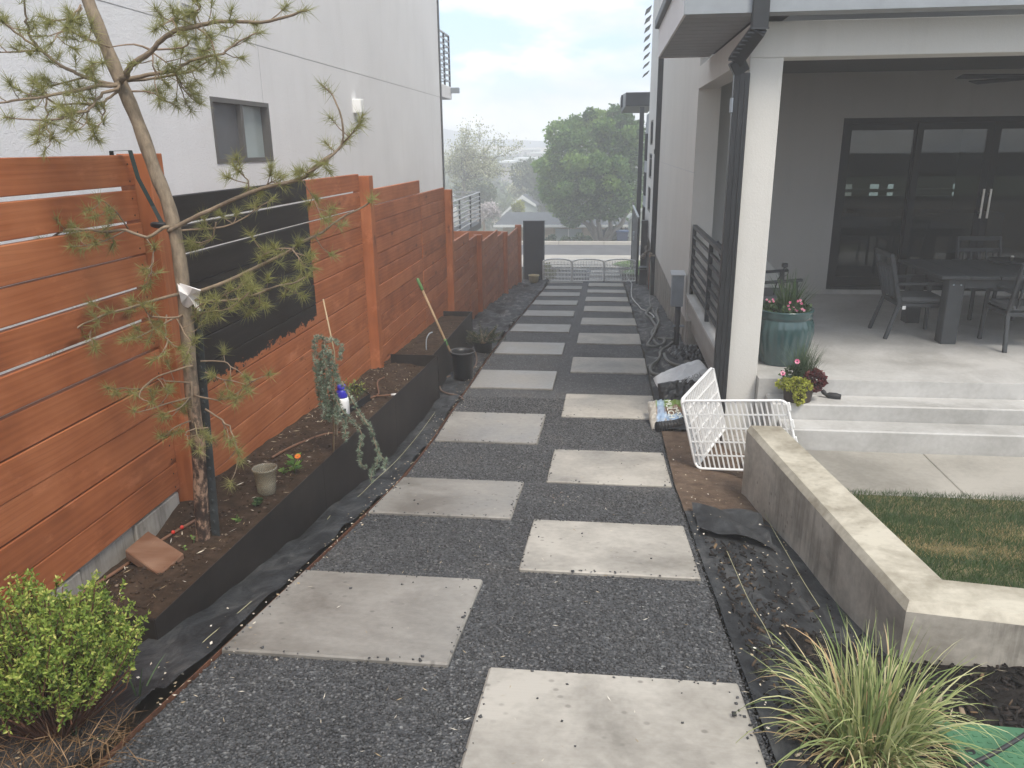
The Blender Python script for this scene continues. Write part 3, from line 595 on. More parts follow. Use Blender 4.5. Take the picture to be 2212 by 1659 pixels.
MB().box(HX-.0016, HX+.02, 11.45, 24.4, -.395, -.388).build('expansion_joint', MATS['joint_shadow'], hs)
part(MB().box(HX+.04, HX+.3, 11.46, 24.38, -4.6, -2.507), 'foundation', M_found)
for i in range(24):                              # board marks left standing proud on the foundation
    y = 11.6+i*.52; MB().box(HX+.03, HX+.039, y, y+.012, G(y), -2.52).build('form_ridge', M_found, hs)
# column, beams, sill
part(MB().cbox(1.20, 1.48, 7.35, 7.66, -2.75, .69, .006), 'column', M_stucco)
part(MB().cbox(1.20, 8.6, 7.35, 7.66, .691, .975, .006), 'beam', M_stucco)
part(MB().cbox(1.22, 1.48, 7.661, 11.449, .705, .99, .004), 'side_beam', M_stucco)
part(MB().cbox(8.3, 8.6, 7.35, 7.66, PZ, .69, .006), 'column', M_stucco)
part(MB().box(1.30, 1.34, 7.66, 11.44, -2.62, -2.131).box(1.23, 1.34, 7.66, 11.44, -2.36, -2.131), 'patio_edge', plain('shaded_curb', (.36, .35, .33), .8, .08))
part(MB().cbox(1.20, 1.50, 7.661, 11.449, -2.13, -2.09, .004), 'sill', M_step)
# patio floor, ceiling, back wall, right wall
part(MB().box(1.481, 8.6, 7.238, BY, -2.9, PZ), 'patio_floor', M_step)
part(MB().box(1.481, 8.3, 7.661, BY, .90, .96), 'ceiling', plain('patio_ceiling', (.12, .12, .12), .9, .05))
DX0, DX1, DZ0, DZ1 = 3.24, 7.24, -2.06, .31
mb = MB().box(HX+.3, DX0, BY, BY+.2, PZ, 3.2).box(DX1, 8.6, BY, BY+.2, PZ, 3.2).box(DX0, DX1, BY, BY+.2, DZ1, 3.2)
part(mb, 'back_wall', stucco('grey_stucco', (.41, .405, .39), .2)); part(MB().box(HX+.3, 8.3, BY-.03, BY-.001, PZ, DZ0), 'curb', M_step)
part(MB().box(DX0, DX1, BY+.001, BY+.2, -2.9, DZ0-.002), 'threshold', M_black)
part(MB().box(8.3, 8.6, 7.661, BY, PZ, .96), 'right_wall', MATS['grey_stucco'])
# sliding door: four leaves
dr = part(MB().box(DX0, DX1, BY+.02, BY+.14, DZ1-.07, DZ1).box(DX0, DX1, BY+.02, BY+.14, DZ0, DZ0+.05).box(DX0, DX0+.06, BY+.02, BY+.14, DZ0+.05, DZ1-.07).box(DX1-.06, DX1, BY+.02, BY+.14, DZ0+.05, DZ1-.07), 'sliding_door', M_door)
lw = (DX1-DX0-.12)/4
for i in range(4):
    a = DX0+.06+i*lw-(.03 if i in (1, 2) else 0); b_ = DX0+.06+(i+1)*lw+(.03 if i in (0, 3) else 0)
    if i == 1: b_ = DX0+.06+2*lw-.002
    if i == 2: a = DX0+.06+2*lw+.002
    yy = BY+(.045 if i in (1, 2) else .09); st = .085
    MB().box(a, a+st, yy, yy+.035, DZ0+.051, DZ1-.071).box(b_-st, b_, yy, yy+.035, DZ0+.051, DZ1-.071).box(a+st, b_-st, yy, yy+.035, DZ1-.161, DZ1-.071).box(a+st, b_-st, yy, yy+.035, DZ0+.051, DZ0+.17).build('door_leaf', M_door, dr)
    MB().box(a+st, b_-st, yy+.014, yy+.02, DZ0+.17, DZ1-.161).build('pane', M_glass, dr)
M_steelb = plain('brushed_steel', (.62, .60, .56), .3, .03, metal=.9)
for sx in (-1, 1):
    x = (DX0+DX1)/2+sx*.045
    MB().cbox(x-.014, x+.014, BY-.03, BY-.012, -1.04, -.64, .003).box(x-.012, x+.012, BY-.012, BY+.045, -.98, -.95).box(x-.012, x+.012, BY-.012, BY+.045, -.73, -.70).build('handle', M_steelb, dr)
# dim room behind the glass, its far windows open to the street
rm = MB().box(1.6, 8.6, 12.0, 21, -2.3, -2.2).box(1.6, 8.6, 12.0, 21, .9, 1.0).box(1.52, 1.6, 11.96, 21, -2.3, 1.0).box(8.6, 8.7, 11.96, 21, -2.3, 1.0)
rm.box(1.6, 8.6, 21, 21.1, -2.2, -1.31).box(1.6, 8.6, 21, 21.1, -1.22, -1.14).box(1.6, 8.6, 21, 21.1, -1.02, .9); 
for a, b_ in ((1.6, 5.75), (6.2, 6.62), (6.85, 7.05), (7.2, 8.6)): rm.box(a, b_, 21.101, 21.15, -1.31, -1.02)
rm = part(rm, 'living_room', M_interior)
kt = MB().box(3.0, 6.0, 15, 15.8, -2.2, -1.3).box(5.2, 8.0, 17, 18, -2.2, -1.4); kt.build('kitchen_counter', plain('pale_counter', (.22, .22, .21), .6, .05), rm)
# upper floor overhang: soffit boards, fascia, eave
OX = .6; SZ = 1.0
part(MB().box(OX+.02, 9.0, 7.06, 7.3, SZ+.03, SZ+.12).box(OX+.02, HX+.3, 7.3, 10.38, SZ+.03, SZ+.12), 'soffit_deck', M_dgrey)
for i in range(26):
    y = 7.06+i*.1275; MB().box(OX+.02, HX-.002 if y > 7.2 else 9.0, y, y+.123, SZ+.008+.0012*(i % 2), SZ+.029).build('soffit_board', M_soffit, hs)
part(MB().box(OX, 9.0, 7.02, 7.059, SZ-.0, SZ+.62), 'fascia', M_fascia)
part(MB().box(OX, OX+.019, 7.06, 8.80, SZ, SZ+.9), 'parapet_panel', M_white); part(MB().box(OX, OX+.019, 8.815, 10.42, SZ, SZ+.9), 'parapet_panel', M_white)
part(MB().box(OX+.02, HX-.001, 10.385, 10.42, SZ, SZ+.9), 'parapet_end', M_white)
part(MB().cbox(OX-.05, OX+.06, 7.0, 10.5, SZ+.34, SZ+.44, .01).box(OX-.06, 9.0, 6.98, 7.015, SZ+.5, SZ+.64), 'gutter', M_dgrey)
part(MB().box(HX, HX+.3, 7.3, 10.399, SZ+.125, 7.5).box(HX+.3, 9.0, 7.4, 7.7, SZ+.125, 7.5), 'upper_wall', M_stucco)
part(MB().box(.2, 9.2, 6.6, 24.9, 7.5, 7.7), 'roof', M_dgrey)
# downspouts
def downspout(pts, w, d, name='downspout'):
    mb = MB()
    for a, b_ in zip(pts[:-1], pts[1:]): mb.beam(a, b_, w, d, up=(0, 1, 0), c=.006)
    return mb
dsx = 1.13
pA, pB = atY(1645, 0, 7.0), atY(1640, 62, 7.02); pC = atY(1583, 158, 7.29)
ds = part(downspout([(pA[0], 7.02, 1.2), (pB[0], 7.02, pB[2]), (pC[0]+.015, 7.27, pC[2]+.10), (dsx, 7.29, pC[2]), (dsx, 7.29, -2.68)], .13, .09), 'downspout', M_black)
rb = MB()
for i in range(3): rb.box(dsx-.062+i*.044, dsx-.048+i*.044, 7.236, 7.244, -2.68, pC[2]-.06)
rb.build('rib', M_black, ds)
el = MB()
for i in range(9):
    t_ = i/8; q = np.array([pB[0], 7.02, pB[2]])*(1-t_)+np.array([pC[0]+.015, 7.27, pC[2]+.10])*t_
    el.box(q[0]-.070, q[0]+.070, q[1]-.048, q[1]-.043, q[2]-.008, q[2]+.004)
el.build('elbow_ridge', M_dgrey, ds)
MB().cbox(dsx-.078, dsx-.062, 7.235, 7.33, .25, .37, .003).build('strap', M_grey, ds)
d2 = part(downspout([(HX-.055, 18.95, SZ+2.5), (HX-.055, 18.95, -3.62)], .12, .09), 'downspout', M_black)
MB().cbox(HX-.13, HX-.002, 18.88, 19.02, -.22, -.12, .003).build('strap', M_black, d2)
# patio side railing
rl = railing(hs, [(1.27, 7.72), (1.27, 11.40)], -2.09, -1.12, 6, M_black, M_black, 1.75, 'railing', top=.045, pw=.05, rr=.016)
# steps
st_ = part(MB().cbox(1.62, 8.3, 6.661, 6.935, -2.95, -2.409, .012), 'step', M_step); part(MB().cbox(1.55, 8.3, 6.936, 7.237, -2.95, -2.266, .012), 'step', M_step)
# street end of the house: louvre screen, entry canopy, stone wall
part(MB().box(HX+.05, HX+5, 24.41, 27.0, -5, .9), 'front_block', plain('grey_panel_siding', (.33, .35, .37), .7, .06))
for i in range(11):
    for k in range(2): MB().box(HX+.035, HX+.049, 24.45+k*1.28, 25.71+k*1.28, -3.4+i*.37, -3.04+i*.37).build('stone_panel', MATS['grey_panel_siding'], hs)
for i in range(8): MB().hexa([(HX-.13, 26.0, 2.02+i*.26), (HX+.03, 26.0, 2.14+i*.26), (HX+.03, 27.0, 2.14+i*.26), (HX-.13, 27.0, 2.02+i*.26), (HX-.13, 26.0, 2.05+i*.26), (HX+.03, 26.0, 2.17+i*.26), (HX+.03, 27.0, 2.17+i*.26), (HX-.13, 27.0, 2.05+i*.26)]).build('louvre', M_dgrey, hs)
cnp = part(MB().chexa([(.58, 27.05, 1.18), (1.5, 27.05, 1.18), (1.5, 31, 1.10), (.50, 31, 1.10), (.58, 27.05, 1.60), (1.5, 27.05, 1.60), (1.5, 31, 1.74), (.50, 31, 1.74)], .02), 'canopy', M_dgrey)
MB().cbox(.47, .56, 29.4, 31.2, 1.25, 1.66, .02).build('gutter', M_dgrey, cnp)
part(MB().box(HX-.17, HX-.03, 27.0, 27.14, -4.4, 1.15), 'downspout', M_dgrey)
for (a, zt, zb) in ((25.3, .3, -.5), (25.3, -.85, -1.55), (25.3, -1.9, -2.5)): part(MB().box(HX-.004, HX+.034, a, a+1.0, zb, zt), 'window', M_darkglass)
# ================================================================== PINE
TB = atZ(438, 1168, -2.0)
pine = thing('pine_tree', 'young leaning pine with a bent trunk in the long planter, tied to the fence', 'tree', TB)
def pxline(pts, y0, y1=None, pw=1.0):
    n = len(pts); y1 = y0 if y1 is None else y1
    return [atY(p[0], p[1], y0+(y1-y0)*(i/max(1, n-1))**pw) for i, p in enumerate(pts)]
def smooth_line(P, k=4):
    P = [np.array(p) for p in P]; out = []
    for i in range(len(P)-1):
        p0, p1, p2, p3 = P[max(0, i-1)], P[i], P[i+1], P[min(len(P)-1, i+2)]
        for j in range(k):
            t_ = j/k; out.append(.5*((2*p1)+(-p0+p2)*t_+(2*p0-5*p1+4*p2-p3)*t_**2+(-p0+3*p1-3*p2+p3)*t_**3))
    return out+[P[-1]]
PY = TB[1]
trunk_px = [(440,1185),(434,1080),(428,960),(415,850),(403,700),(388,560),(366,450),(335,370),(300,270),(262,180),(225,90),(190,0),(165,-80),(150,-150)]
tl = smooth_line(pxline(trunk_px, PY, PY+.02), 4)
rt = [.036-.010*(i/len(tl))+.002*math.sin(i*1.7) for i in range(len(tl))]
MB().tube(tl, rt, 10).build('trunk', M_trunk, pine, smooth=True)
c1 = lambda L_: [(x*.3333, y*.3333) for x, y in L_]
c0 = lambda L_: [(x*.2232, y*.2232) for x, y in L_]
c4 = lambda L_: [(x*.3333, 493.7+y*.3333) for x, y in L_]
c5 = lambda L_: [(274.3+x*.1984, 493.7+y*.1984) for x, y in L_]
c2b = lambda L_: [(548.6+x*.2232, 356.6+y*.2232) for x, y in L_]
c6b = lambda L_: [(658.3+x*.369, y*.369) for x, y in L_]
HUB = (259, 176)
BR = [  # points, end depth shift, base radius, twigs, tuft density
 ([HUB]+c0([(1210,740),(1230,680),(1300,610),(1450,500),(1560,380),(1700,300),(1900,260),(2050,215)])+[(494,46),(560,48),(615,37),(662,22)], -.25, .015, 15),
 ([HUB]+c0([(1350,740),(1500,715),(1680,690),(1800,610),(1950,560),(2150,520)])+[(485,110),(520,87),(560,70)], .15, .010, 13),
 ([HUB]+c0([(1340,775),(1480,755),(1700,725),(1850,690),(1960,620),(2100,560)])+[(490,140)], .3, .008, 10),
 ([HUB]+c0([(1110,820),(950,790),(840,750),(700,690),(560,610),(400,500),(330,420),(270,280),(255,180),(245,60),(260,-40)]), -.15, .011, 10),
 (c0([(375,488),(180,500),(0,505),(-150,520)]), -.1, .005, 5), (c0([(350,450),(200,350),(60,240),(10,200),(-60,120)]), -.2, .006, 5),
 ([HUB]+c0([(1110,830),(960,830),(800,870),(600,900),(430,940),(200,965),(0,995),(-150,1010)]), -.3, .011, 12),
 (c0([(840,745),(700,780),(560,820),(430,840),(300,920)]), -.1, .005, 7),
 ([HUB]+c0([(1120,860),(1000,900),(900,1000),(850,1070),(700,1100),(580,1150),(400,1160),(180,1150),(60,1130)]), -.45, .008, 14),
 ([HUB]+c0([(1130,890),(1030,960),(950,1000),(700,1005),(550,1010),(450,920),(420,860)]), -.2, .007, 9),
 (c0([(1010,1000),(1000,1120),(960,1200),(880,1260)]), -.3, .004, 5), (c0([(850,1070),(830,1180),(740,1260)]), -.45, .004, 5),
 (c0([(1260,885),(1400,885),(1500,910),(1620,980),(1730,1040)]), .1, .005, 6), (c0([(450,960),(455,1100),(460,1250),(485,1350),(430,1490)]), -.35, .0045, 7),
 (c0([(1690,690),(1760,830),(1820,900),(1930,920)]), .2, .004, 4), (c0([(1700,720),(1760,900),(1800,1000)]), .2, .004, 4),
 (c0([(780,50),(740,120),(640,190),(520,200),(430,260)]), -.2, .005, 8), (c0([(790,80),(700,200),(600,300),(480,430)]), -.25, .005, 9), (c0([(1060,455),(850,380),(740,330),(640,260)]), -.25, .005, 8),
 (c0([(1470,490),(1300,430),(1060,455)]), -.15, .006, 0), (c0([(840,745),(850,690),(900,620),(1000,600)]), -.25, .005, 6),
 (c0([(1900,260),(1890,150),(1930,60),(1900,0)]), -.35, .006, 7), (c0([(1880,250),(1740,180),(1640,200),(1480,290)]), -.4, .005, 7), (c0([(1910,270),(2000,340),(2050,430),(2100,560),(2150,700)]), .05, .005, 9),
 (c0([(1480,480),(1770,460),(1860,380),(1940,370)]), -.1, .0045, 4), (c0([(1480,510),(1650,640),(1700,690)]), 0, .004, 2), (c0([(1475,500),(1490,640),(1510,860),(1530,960)]), -.1, .004, 4),
 # middle tier
 (c5([(600,720),(800,680),(1100,570),(1500,380),(1800,230),(1900,150),(2130,40)])+c2b([(830,520),(1070,395),(1150,320)]), .15, .011, 13),
 (c5([(620,790),(770,775),(1000,790),(1250,760),(1450,700),(1650,620),(1830,590),(1980,500)]), -.05, .008, 9),
 (c1([(1090,1500),(1180,1450),(1300,1390),(1500,1300),(1700,1220),(1950,1160),(2050,1080),(2150,1000)])+c6b([(0,1020),(100,960),(210,850),(220,700),(160,560),(100,500)]), -.1, .011, 15),
 (c6b([(220,840),(280,780),(320,730)]), -.1, .004, 4),
 (c1([(1100,1500),(1230,1490),(1450,1470),(1600,1400),(1700,1330),(1770,1290)]), .2, .006, 7),
 (c1([(1600,1260),(1610,1190),(1570,1130),(1530,1090)]), -.1, .004, 5), (c1([(1950,1160),(2000,1240),(2060,1350),(2110,1430)]), -.05, .003, 4), 
 (c1([(1400,1440),(1380,1530),(1320,1580),(1220,1610)]), .05, .004, 5), (c1([(1700,1230),(1760,1180),(1850,1210)]), -.05, .004, 5),
 (c5([(1800,230),(1900,350),(1920,430),(1890,520)]), 0, .004, 6), (c5([(1790,220),(1650,220),(1500,280),(1440,330)]), 0, .004, 5), (c5([(1690,620),(1780,670),(1930,740)]), 0, .003, 3), (c5([(1430,700),(1450,830),(1300,930)]), 0, .004, 5),
 (c5([(700,960),(830,930),(960,840),(1000,760),(1200,650),(1300,580)]), -.15, .004, 7),
 (c1([(1090,1470),(1050,1480),(950,1540),(820,1490),(700,1500),(580,1490),(430,1490),(340,1540),(290,1600),(230,1640),(100,1650)]), -.25, .009, 13),
 (c1([(820,1490),(680,1560),(560,1590),(450,1600)]), -.3, .004, 6), (c1([(830,1480),(760,1380),(680,1310),(640,1290)]), -.3, .004, 6), (c1([(940,1530),(980,1600),(1000,1640)])+c4([(990,250),(960,330),(930,390)]), -.15, .004, 6),
 (c4([(1180,420),(1110,435),(950,480),(820,520),(700,550),(600,595),(500,640),(420,745),(320,800)]), -.25, .009, 11),
 (c4([(1180,560),(1140,575),(980,570),(930,490),(860,460)]), -.3, .006, 6), (c4([(1140,575),(1200,680),(1230,760),(1200,860)]), -.25, .004, 5), (c4([(1130,580),(1000,650),(900,700),(800,730)]), -.35, .005, 6), (c4([(1080,560),(1070,680),(1090,740),(1070,810)]), -.35, .004, 5),
 (c4([(570,600),(590,700),(605,780)]), -.3, .003, 3), (c4([(1290,580),(1330,540),(1480,520),(1640,390)]), -.2, .004, 6), (c4([(1290,600),(1270,520),(1350,470)]), -.2, .004, 4),
 # lower, half bare tier
 (c4([(1250,890),(1200,900),(1020,960),(930,1030),(910,1080),(930,1110),(1000,1130)]), -.3, .006, 3), (c4([(1240,1000),(1080,985),(1020,975),(1090,1050)]), -.2, .004, 3), (c4([(910,1040),(800,1035),(740,1040),(700,1030)]), -.3, .003, 3),
 (c4([(1250,1090),(1100,1130),(1000,1160),(900,1190),(860,1180)]), -.3, .005, 5), (c4([(1260,1080),(1380,1110),(1500,1090),(1640,990),(1750,940)]), -.1, .005, 7), (c4([(1300,860),(1420,860),(1500,890),(1600,970)]), 0, .005, 3),
 (c4([(1330,930),(1420,975),(1540,990),(1620,1050)]), -.1, .004, 3), (c4([(1330,1170),(1440,1240),(1500,1310),(1540,1430),(1530,1560),(1490,1659)]), -.1, .005, 3), (c4([(1250,1240),(1130,1290),(1080,1340),(1040,1340)]), -.2, .004, 3),
 (c4([(1350,1290),(1220,1310),(1210,1350),(1230,1390)]), -.2, .004, 2), (c4([(1260,1250),(1290,1380),(1300,1440)]), -.2, .004, 2), (c4([(1440,1250),(1480,1340),(1490,1400)]), -.1, .003, 2), (c4([(1230,1090),(1170,1160),(1040,1210)]), -.25, .004, 4),
 (c4([(1540,1420),(1480,1500)]), -.1, .003, 0), (c4([(1240,990),(1250,1090),(1240,1240)]), -.05, .006, 0),
]
TF_P, TF_D = [], []
def tree_depth(px):                            # depth of the trunk at that height, close enough
    return PY
for pts, dy, r0, ntw in BR:
    P = smooth_line(pxline(pts, PY-(.02 if dy <= 0 else -.02), PY+dy, 1.0), 3)
    P = [p+np.array([0, random.uniform(-.012, .012), 0])*(i > 1) for i, p in enumerate(P)]
    n = len(P); rr = [max(.0016, r0*(1-.72*i/n)) for i in range(n)]
    mb = MB().tube(P, rr, 6)
    ln = np.cumsum([0]+[np.linalg.norm(P[i+1]-P[i]) for i in range(n-1)])
    if ntw: TF_P.append(P[-1]); TF_D.append(P[-1]-P[-2])
    for k in range(int(ntw*.8+.5)):
        s_ = ln[-1]*(.32+.66*(k+random.random()*.8)/max(1, ntw)) if ln[-1] > .25 else ln[-1]*(.2+.8*(k+random.random())/ntw)
        i = min(n-2, int(np.searchsorted(ln, min(s_, ln[-1]*.995)))-1); i = max(0, i); q = P[i]; d = unit(P[i+1]-P[i])
        tw = unit(d*.6+np.array([random.gauss(0, .75), random.gauss(0, .75), random.gauss(-.12, .75)])); l = random.uniform(.025, .10)
        q2 = q+tw*l*.55+np.array([0, 0, random.uniform(-.015, .01)]); q3 = q2+unit(tw+np.array([0, 0, .35]))*l*.6
        mb.tube([q, q2, q3], [.0024, .002, .0016], 4); TF_P.append(q3); TF_D.append(q3-q2)
    mb.build('branch', M_twig if r0 < .007 else M_bark, pine, smooth=True)
P_, D_ = [], []
for p, d in zip(TF_P, TF_D):
    d = unit(np.array(d)); nn = random.randint(55, 95); st = random.uniform(.03, .06)
    a = unit(RNG.normal(size=(nn, 3))*.62+d*.55); P_.append(p-d*(RNG.random(nn)[:, None])*st+d*.006); D_.append(a)
P_ = np.concatenate(P_); D_ = np.concatenate(D_); nb = len(P_)
V, F = blades(P_, D_, .036+.038*RNG.random(nb), .0023, tri=True)
tv = np.repeat(RNG.random(len(TF_P)), 1); 
o = np_mesh('needles', V, F, M_pine, pine, .25*RNG.random(nb)+.75*RNG.random(nb)**1.3*0+.6*np.clip(RNG.normal(.45, .25, nb), 0, 1)); tag(o, kind='stuff')
print('needles', nb)
# tie strap, stake, rag
M_strap = plain('dark_green_webbing', (.020, .035, .030), .8, .2)
ts = thing('tree_strap', 'dark green webbing strap tying the pine to the fence top', 'strap', atX(280, 330, FX+.09))
a = atX(281, 329, FX+.06); b_ = atX(298, 385, FX+.10); e = atX(330, 445, -2.30); g2 = atY(352, 487, PY+.03)
def ribbon(pts, w, wd=(0, 1, 0), th=.002):
    mb = MB(); wd = np.array(wd, float)
    for p, q in zip(pts[:-1], pts[1:]):
        p = np.array(p); q = np.array(q); d = unit(q-p); nr = unit(np.cross(d, wd))*th
        mb.hexa([p-wd*w/2, p+wd*w/2, q+wd*w/2, q-wd*w/2, p-wd*w/2+nr, p+wd*w/2+nr, q+wd*w/2+nr, q-wd*w/2+nr])
    return mb
ribbon([a+np.array([-.10, 0, -.05]), a+np.array([-.1, 0, .006]), a+np.array([0, 0, .008]), b_, e, g2], .036).build('webbing', M_strap, ts)
MB().tube([g2+np.array([.045*math.cos(t_), .045*math.sin(t_), -.01*math.sin(t_)]) for t_ in np.linspace(0, 6.28, 14)], .012, 6).build('tree_loop', M_rubber, ts, smooth=True)
g3 = atY(398, 532, PY); 
sk0 = atZ(468, 1172, -2.035); skt = atY(421, 633, sk0[1]+.03)
stake = thing('metal_stake', 'black studded steel stake driven in beside the pine trunk', 'stake', sk0)
d = unit(skt-sk0); mb = MB().beam(sk0-d*.05, skt, .044, .006, up=(0, 1, 0)); mb.beam(sk0-d*.05+np.array([0, .014, 0]), skt+np.array([0, .014, 0]), .006, .028, up=(0, 1, 0)); mb.build('post', plain('black_green_steel', (.045, .052, .055), .55, .3, 12), stake)
for i in range(20):
    q = sk0+(skt-sk0)*(.05+.045*i); MB().cbox(q[0]-.006, q[0]+.006, q[1]-.013, q[1]-.003, q[2]-.010, q[2]+.008, .003).build('stud', MATS['black_green_steel'], stake)
rg = thing('cloth_rag', 'white cloth rag wrapped round the pine behind the stake top', 'rag', atY(405, 640, PY))
RP = [(383,611),(400,615),(418,621),(434,626),(430,640),(428,655),(431,673),(426,672),(418,655),(408,664),(398,660),(391,652),(386,630)]
ctr = atY(407, 638, PY-.05)
ring = [atY(x, y, PY-.045+.035*math.cos(i*1.3)) for i, (x, y) in enumerate(RP)]
mb = MB(); mb.add(ring+[ctr], [(i, (i+1) % len(ring), len(ring)) for i in range(len(ring))])
o = mb.build('cloth', plain('white_cloth', (.72, .70, .69), .95, .05, 30, bs=.4, bscale=50), rg); sm = o.modifiers.new('s', 'SOLIDIFY'); sm.thickness = .006
# ================================================================== THINGS IN THE PLANTERS
def onsoil(px, py, dz=0):
    q = atZ(px, py, -2.0)
    for _ in range(12): q = atZ(px, py, soil_z(q[0], q[1])+dz)
    return q
wb = [onsoil(*p) for p in ((272,1222),(345,1247),(402,1206),(326,1185))]
wc = sum(wb)/4
bk = thing('wood_block', 'red stained offcut of timber lying on the planter soil', 'wood block', wc)
P = [(wc+(p-wc)*.95) for p in wb]; zb = wc[2]+.008
MB().chexa([(p[0], p[1], zb) for p in P]+[(p[0], p[1], zb+.052) for p in P], .005).build('block', wood('weathered_red_offcut', [(.30, (.09, .045, .025)), (.5, (.17, .085, .05)), (.70, (.30, .19, .13))], 'x'), bk)
M_pipe = plain('brown_poly_pipe', (.17, .085, .05), .6, .15); M_reddrip = plain('red_plastic', (.60, .04, .025), .4, .05)
def pipe(name, label, pxs, r=.008, zoff=.008, mat=M_pipe, solid=onsoil, cat='pipe'):
    P = smooth_line([solid(x, y, zoff) for x, y in pxs], 4); t_ = thing(name, label, cat, P[0]); MB().tube(P, r, 8).build('pipe', mat, t_, smooth=True); return t_
ip = pipe('irrigation_pipe', 'brown drip pipe with two red drippers running past the wood block', [(165,1290),(215,1258),(270,1222),(330,1180),(380,1148),(426,1122)], .009, .012)
for x, y in ((389,1151),(371,1142+8)):
    pass
for (x, y) in ((377,1156),(396,1145)): 
    q = onsoil(x-3, y-6, .02); MB().ellipsoid(q, (.011, .011, .012), 10, 6).build('dripper', M_reddrip, ip, smooth=True)
pipe('irrigation_pipe', 'brown drip pipe curving towards the weeping cedar', [(588,988),(620,970),(660,952),(700,938),(735,934)], .008, .008)
p3_ = pipe('irrigation_pipe', 'curved brown pipe with a white end joint near the planter end', [(775,870),(785,862),(806,858),(818,850),(815,830),(818,822),(830,815)], .008, .012)
q = onsoil(806, 856, .012); q2 = onsoil(845, 853, .03)
MB().tube([q, q2], .007, 8).build('branch_pipe', M_pipe, p3_, smooth=True); MB().tube([q2, onsoil(856, 852, .04)], .010, 8).build('end_joint', M_plastic, p3_, smooth=True)
P = [np.array([-2.12, 9.0, PT2(9)-.07]), np.array([-2.12, 9.02, PT2(9)+.05]), np.array([-2.09, 9.05, PT2(9)+.12]), np.array([-2.06, 9.1, PT2(9)+.13])]
t_ = thing('irrigation_pipe', 'short grey pipe stub standing in the second planter', 'pipe', P[0]); MB().tube(smooth_line(P, 4), .008, 8).build('pipe', M_grey, t_, smooth=True)
# clear nursery cup
cb = onsoil(577, 1064); 
cup = thing('plastic_pot', 'empty clear plastic pot standing on the planter soil', 'pot', cb)
MB().lathe([(.052,.0),(.054,.002),(.060,.07),(.068,.155),(.075,.157),(.076,.166),(.069,.168),(.066,.156),(.058,.07),(.051,.006)], cb, 28).build('pot_wall', M_cup, cup, smooth=True)
mb = MB()
for j in range(7): 
    t_ = -2.2+j*.2; mb.beam(cb+np.array([.0565*math.cos(t_), .0565*math.sin(t_), .012]), cb+np.array([.0605*math.cos(t_), .0605*math.sin(t_), .06]), .003, .003)
mb.build('rib', M_cup, cup)
# small plants
def leafplant(name, label, base, n, h, sp, mat, lw=.02, ll=.045, cat='plant', stems=1, group=None):
    t_ = thing(name, label, cat, base, group=group); mb = MB(); P = []; D = []
    for s_ in range(stems):
        a = random.uniform(0, 6.28); top = base+np.array([math.cos(a)*sp*.5*(stems > 1), math.sin(a)*sp*.5*(stems > 1), h*random.uniform(.7, 1)]); mb.tube([base-np.array([0, 0, .01]), (base+top)/2+np.array([.005, 0, 0]), top], [.003, .0025, .002], 5)
        for k in range(n):
            f = .25+.75*k/max(1, n-1); q = base+(top-base)*f; a = k*2.4+s_; P.append(q); D.append([math.cos(a), math.sin(a), random.uniform(.1, .9)])
    mb.build('stem', MATS.get('green_stem') or plain('green_stem', (.10, .16, .05), .7, .1), t_, smooth=True)
    n_ = len(P); V, F = blades(np.array(P), np.array(D), ll*(.7+.6*RNG.random(n_)), lw*(.8+.4*RNG.random(n_))); np_mesh('leaves', V, F, mat, t_, RNG.random(n_)); return t_
M_leafg = leafmat('fresh_green_leaves', [(0, (.06, .13, .03)), (.6, (.12, .23, .05)), (1, (.24, .34, .09))]); M_leafd = leafmat('deep_green_leaves', [(0, (.03, .06, .025)), (.7, (.07, .12, .05)), (1, (.12, .18, .08))])
M_orange = leafmat('orange_petals', [(0, (.75, .13, .02)), (1, (.85, .28, .04))]); M_yel = plain('flower_centre', (.5, .32, .05), .8, .2)
def flower(t_, c, r, mat, n=10, face=(0, -.6, .8), center=M_yel, name='flower'):
    f_ = unit(np.array(face, float)); a = unit(np.cross(f_, [0, 0, 1.])); b2 = np.cross(f_, a); ang = np.linspace(0, 6.283, n, endpoint=False)
    D = np.stack([a*math.cos(x)+b2*math.sin(x)+f_*.18 for x in ang]); V, F = blades(np.repeat([c], n, 0), D, r, r*.75, side=np.repeat([f_], n, 0)); o = np_mesh(name, V, F, mat, t_, RNG.random(n))
    MB().ellipsoid(np.array(c)+f_*.003, (r*.25,)*3, 8, 5).build('flower_centre', center, o, smooth=True); return o
fb = onsoil(636, 1022); t_ = leafplant('marigold_plant', 'small plant with one orange flower beside the clear pot', fb, 12, .10, .08, M_leafg, .026, .062, 'flowering plant', 2)
flower(t_, atY(643, 986, fb[1]), .022, M_orange, 14, (.1, -.5, .85))
leafplant('seedling', 'little green seedling clump right of the clear pot', onsoil(613, 1026), 9, .06, .06, M_leafg, .024, .05, 'plant')
leafplant('weed', 'low clover like weed between the clear pot and the stake', onsoil(548, 1093), 26, .035, .1, M_leafd, .014, .024, 'weed', 3)
leafplant('weed', 'tiny green weed near the rim of the long planter', onsoil(513, 1130), 7, .03, .05, M_leafg, .013, .03, 'weed')
leafplant('weed', 'tiny sprout just behind the wood block', onsoil(398, 1190), 5, .04, .03, M_leafg, .01, .02, 'weed')
leafplant('weed', 'tiny sprout at the foot of the pine trunk', onsoil(418, 1172), 5, .04, .03, M_leafg, .011, .022, 'weed')
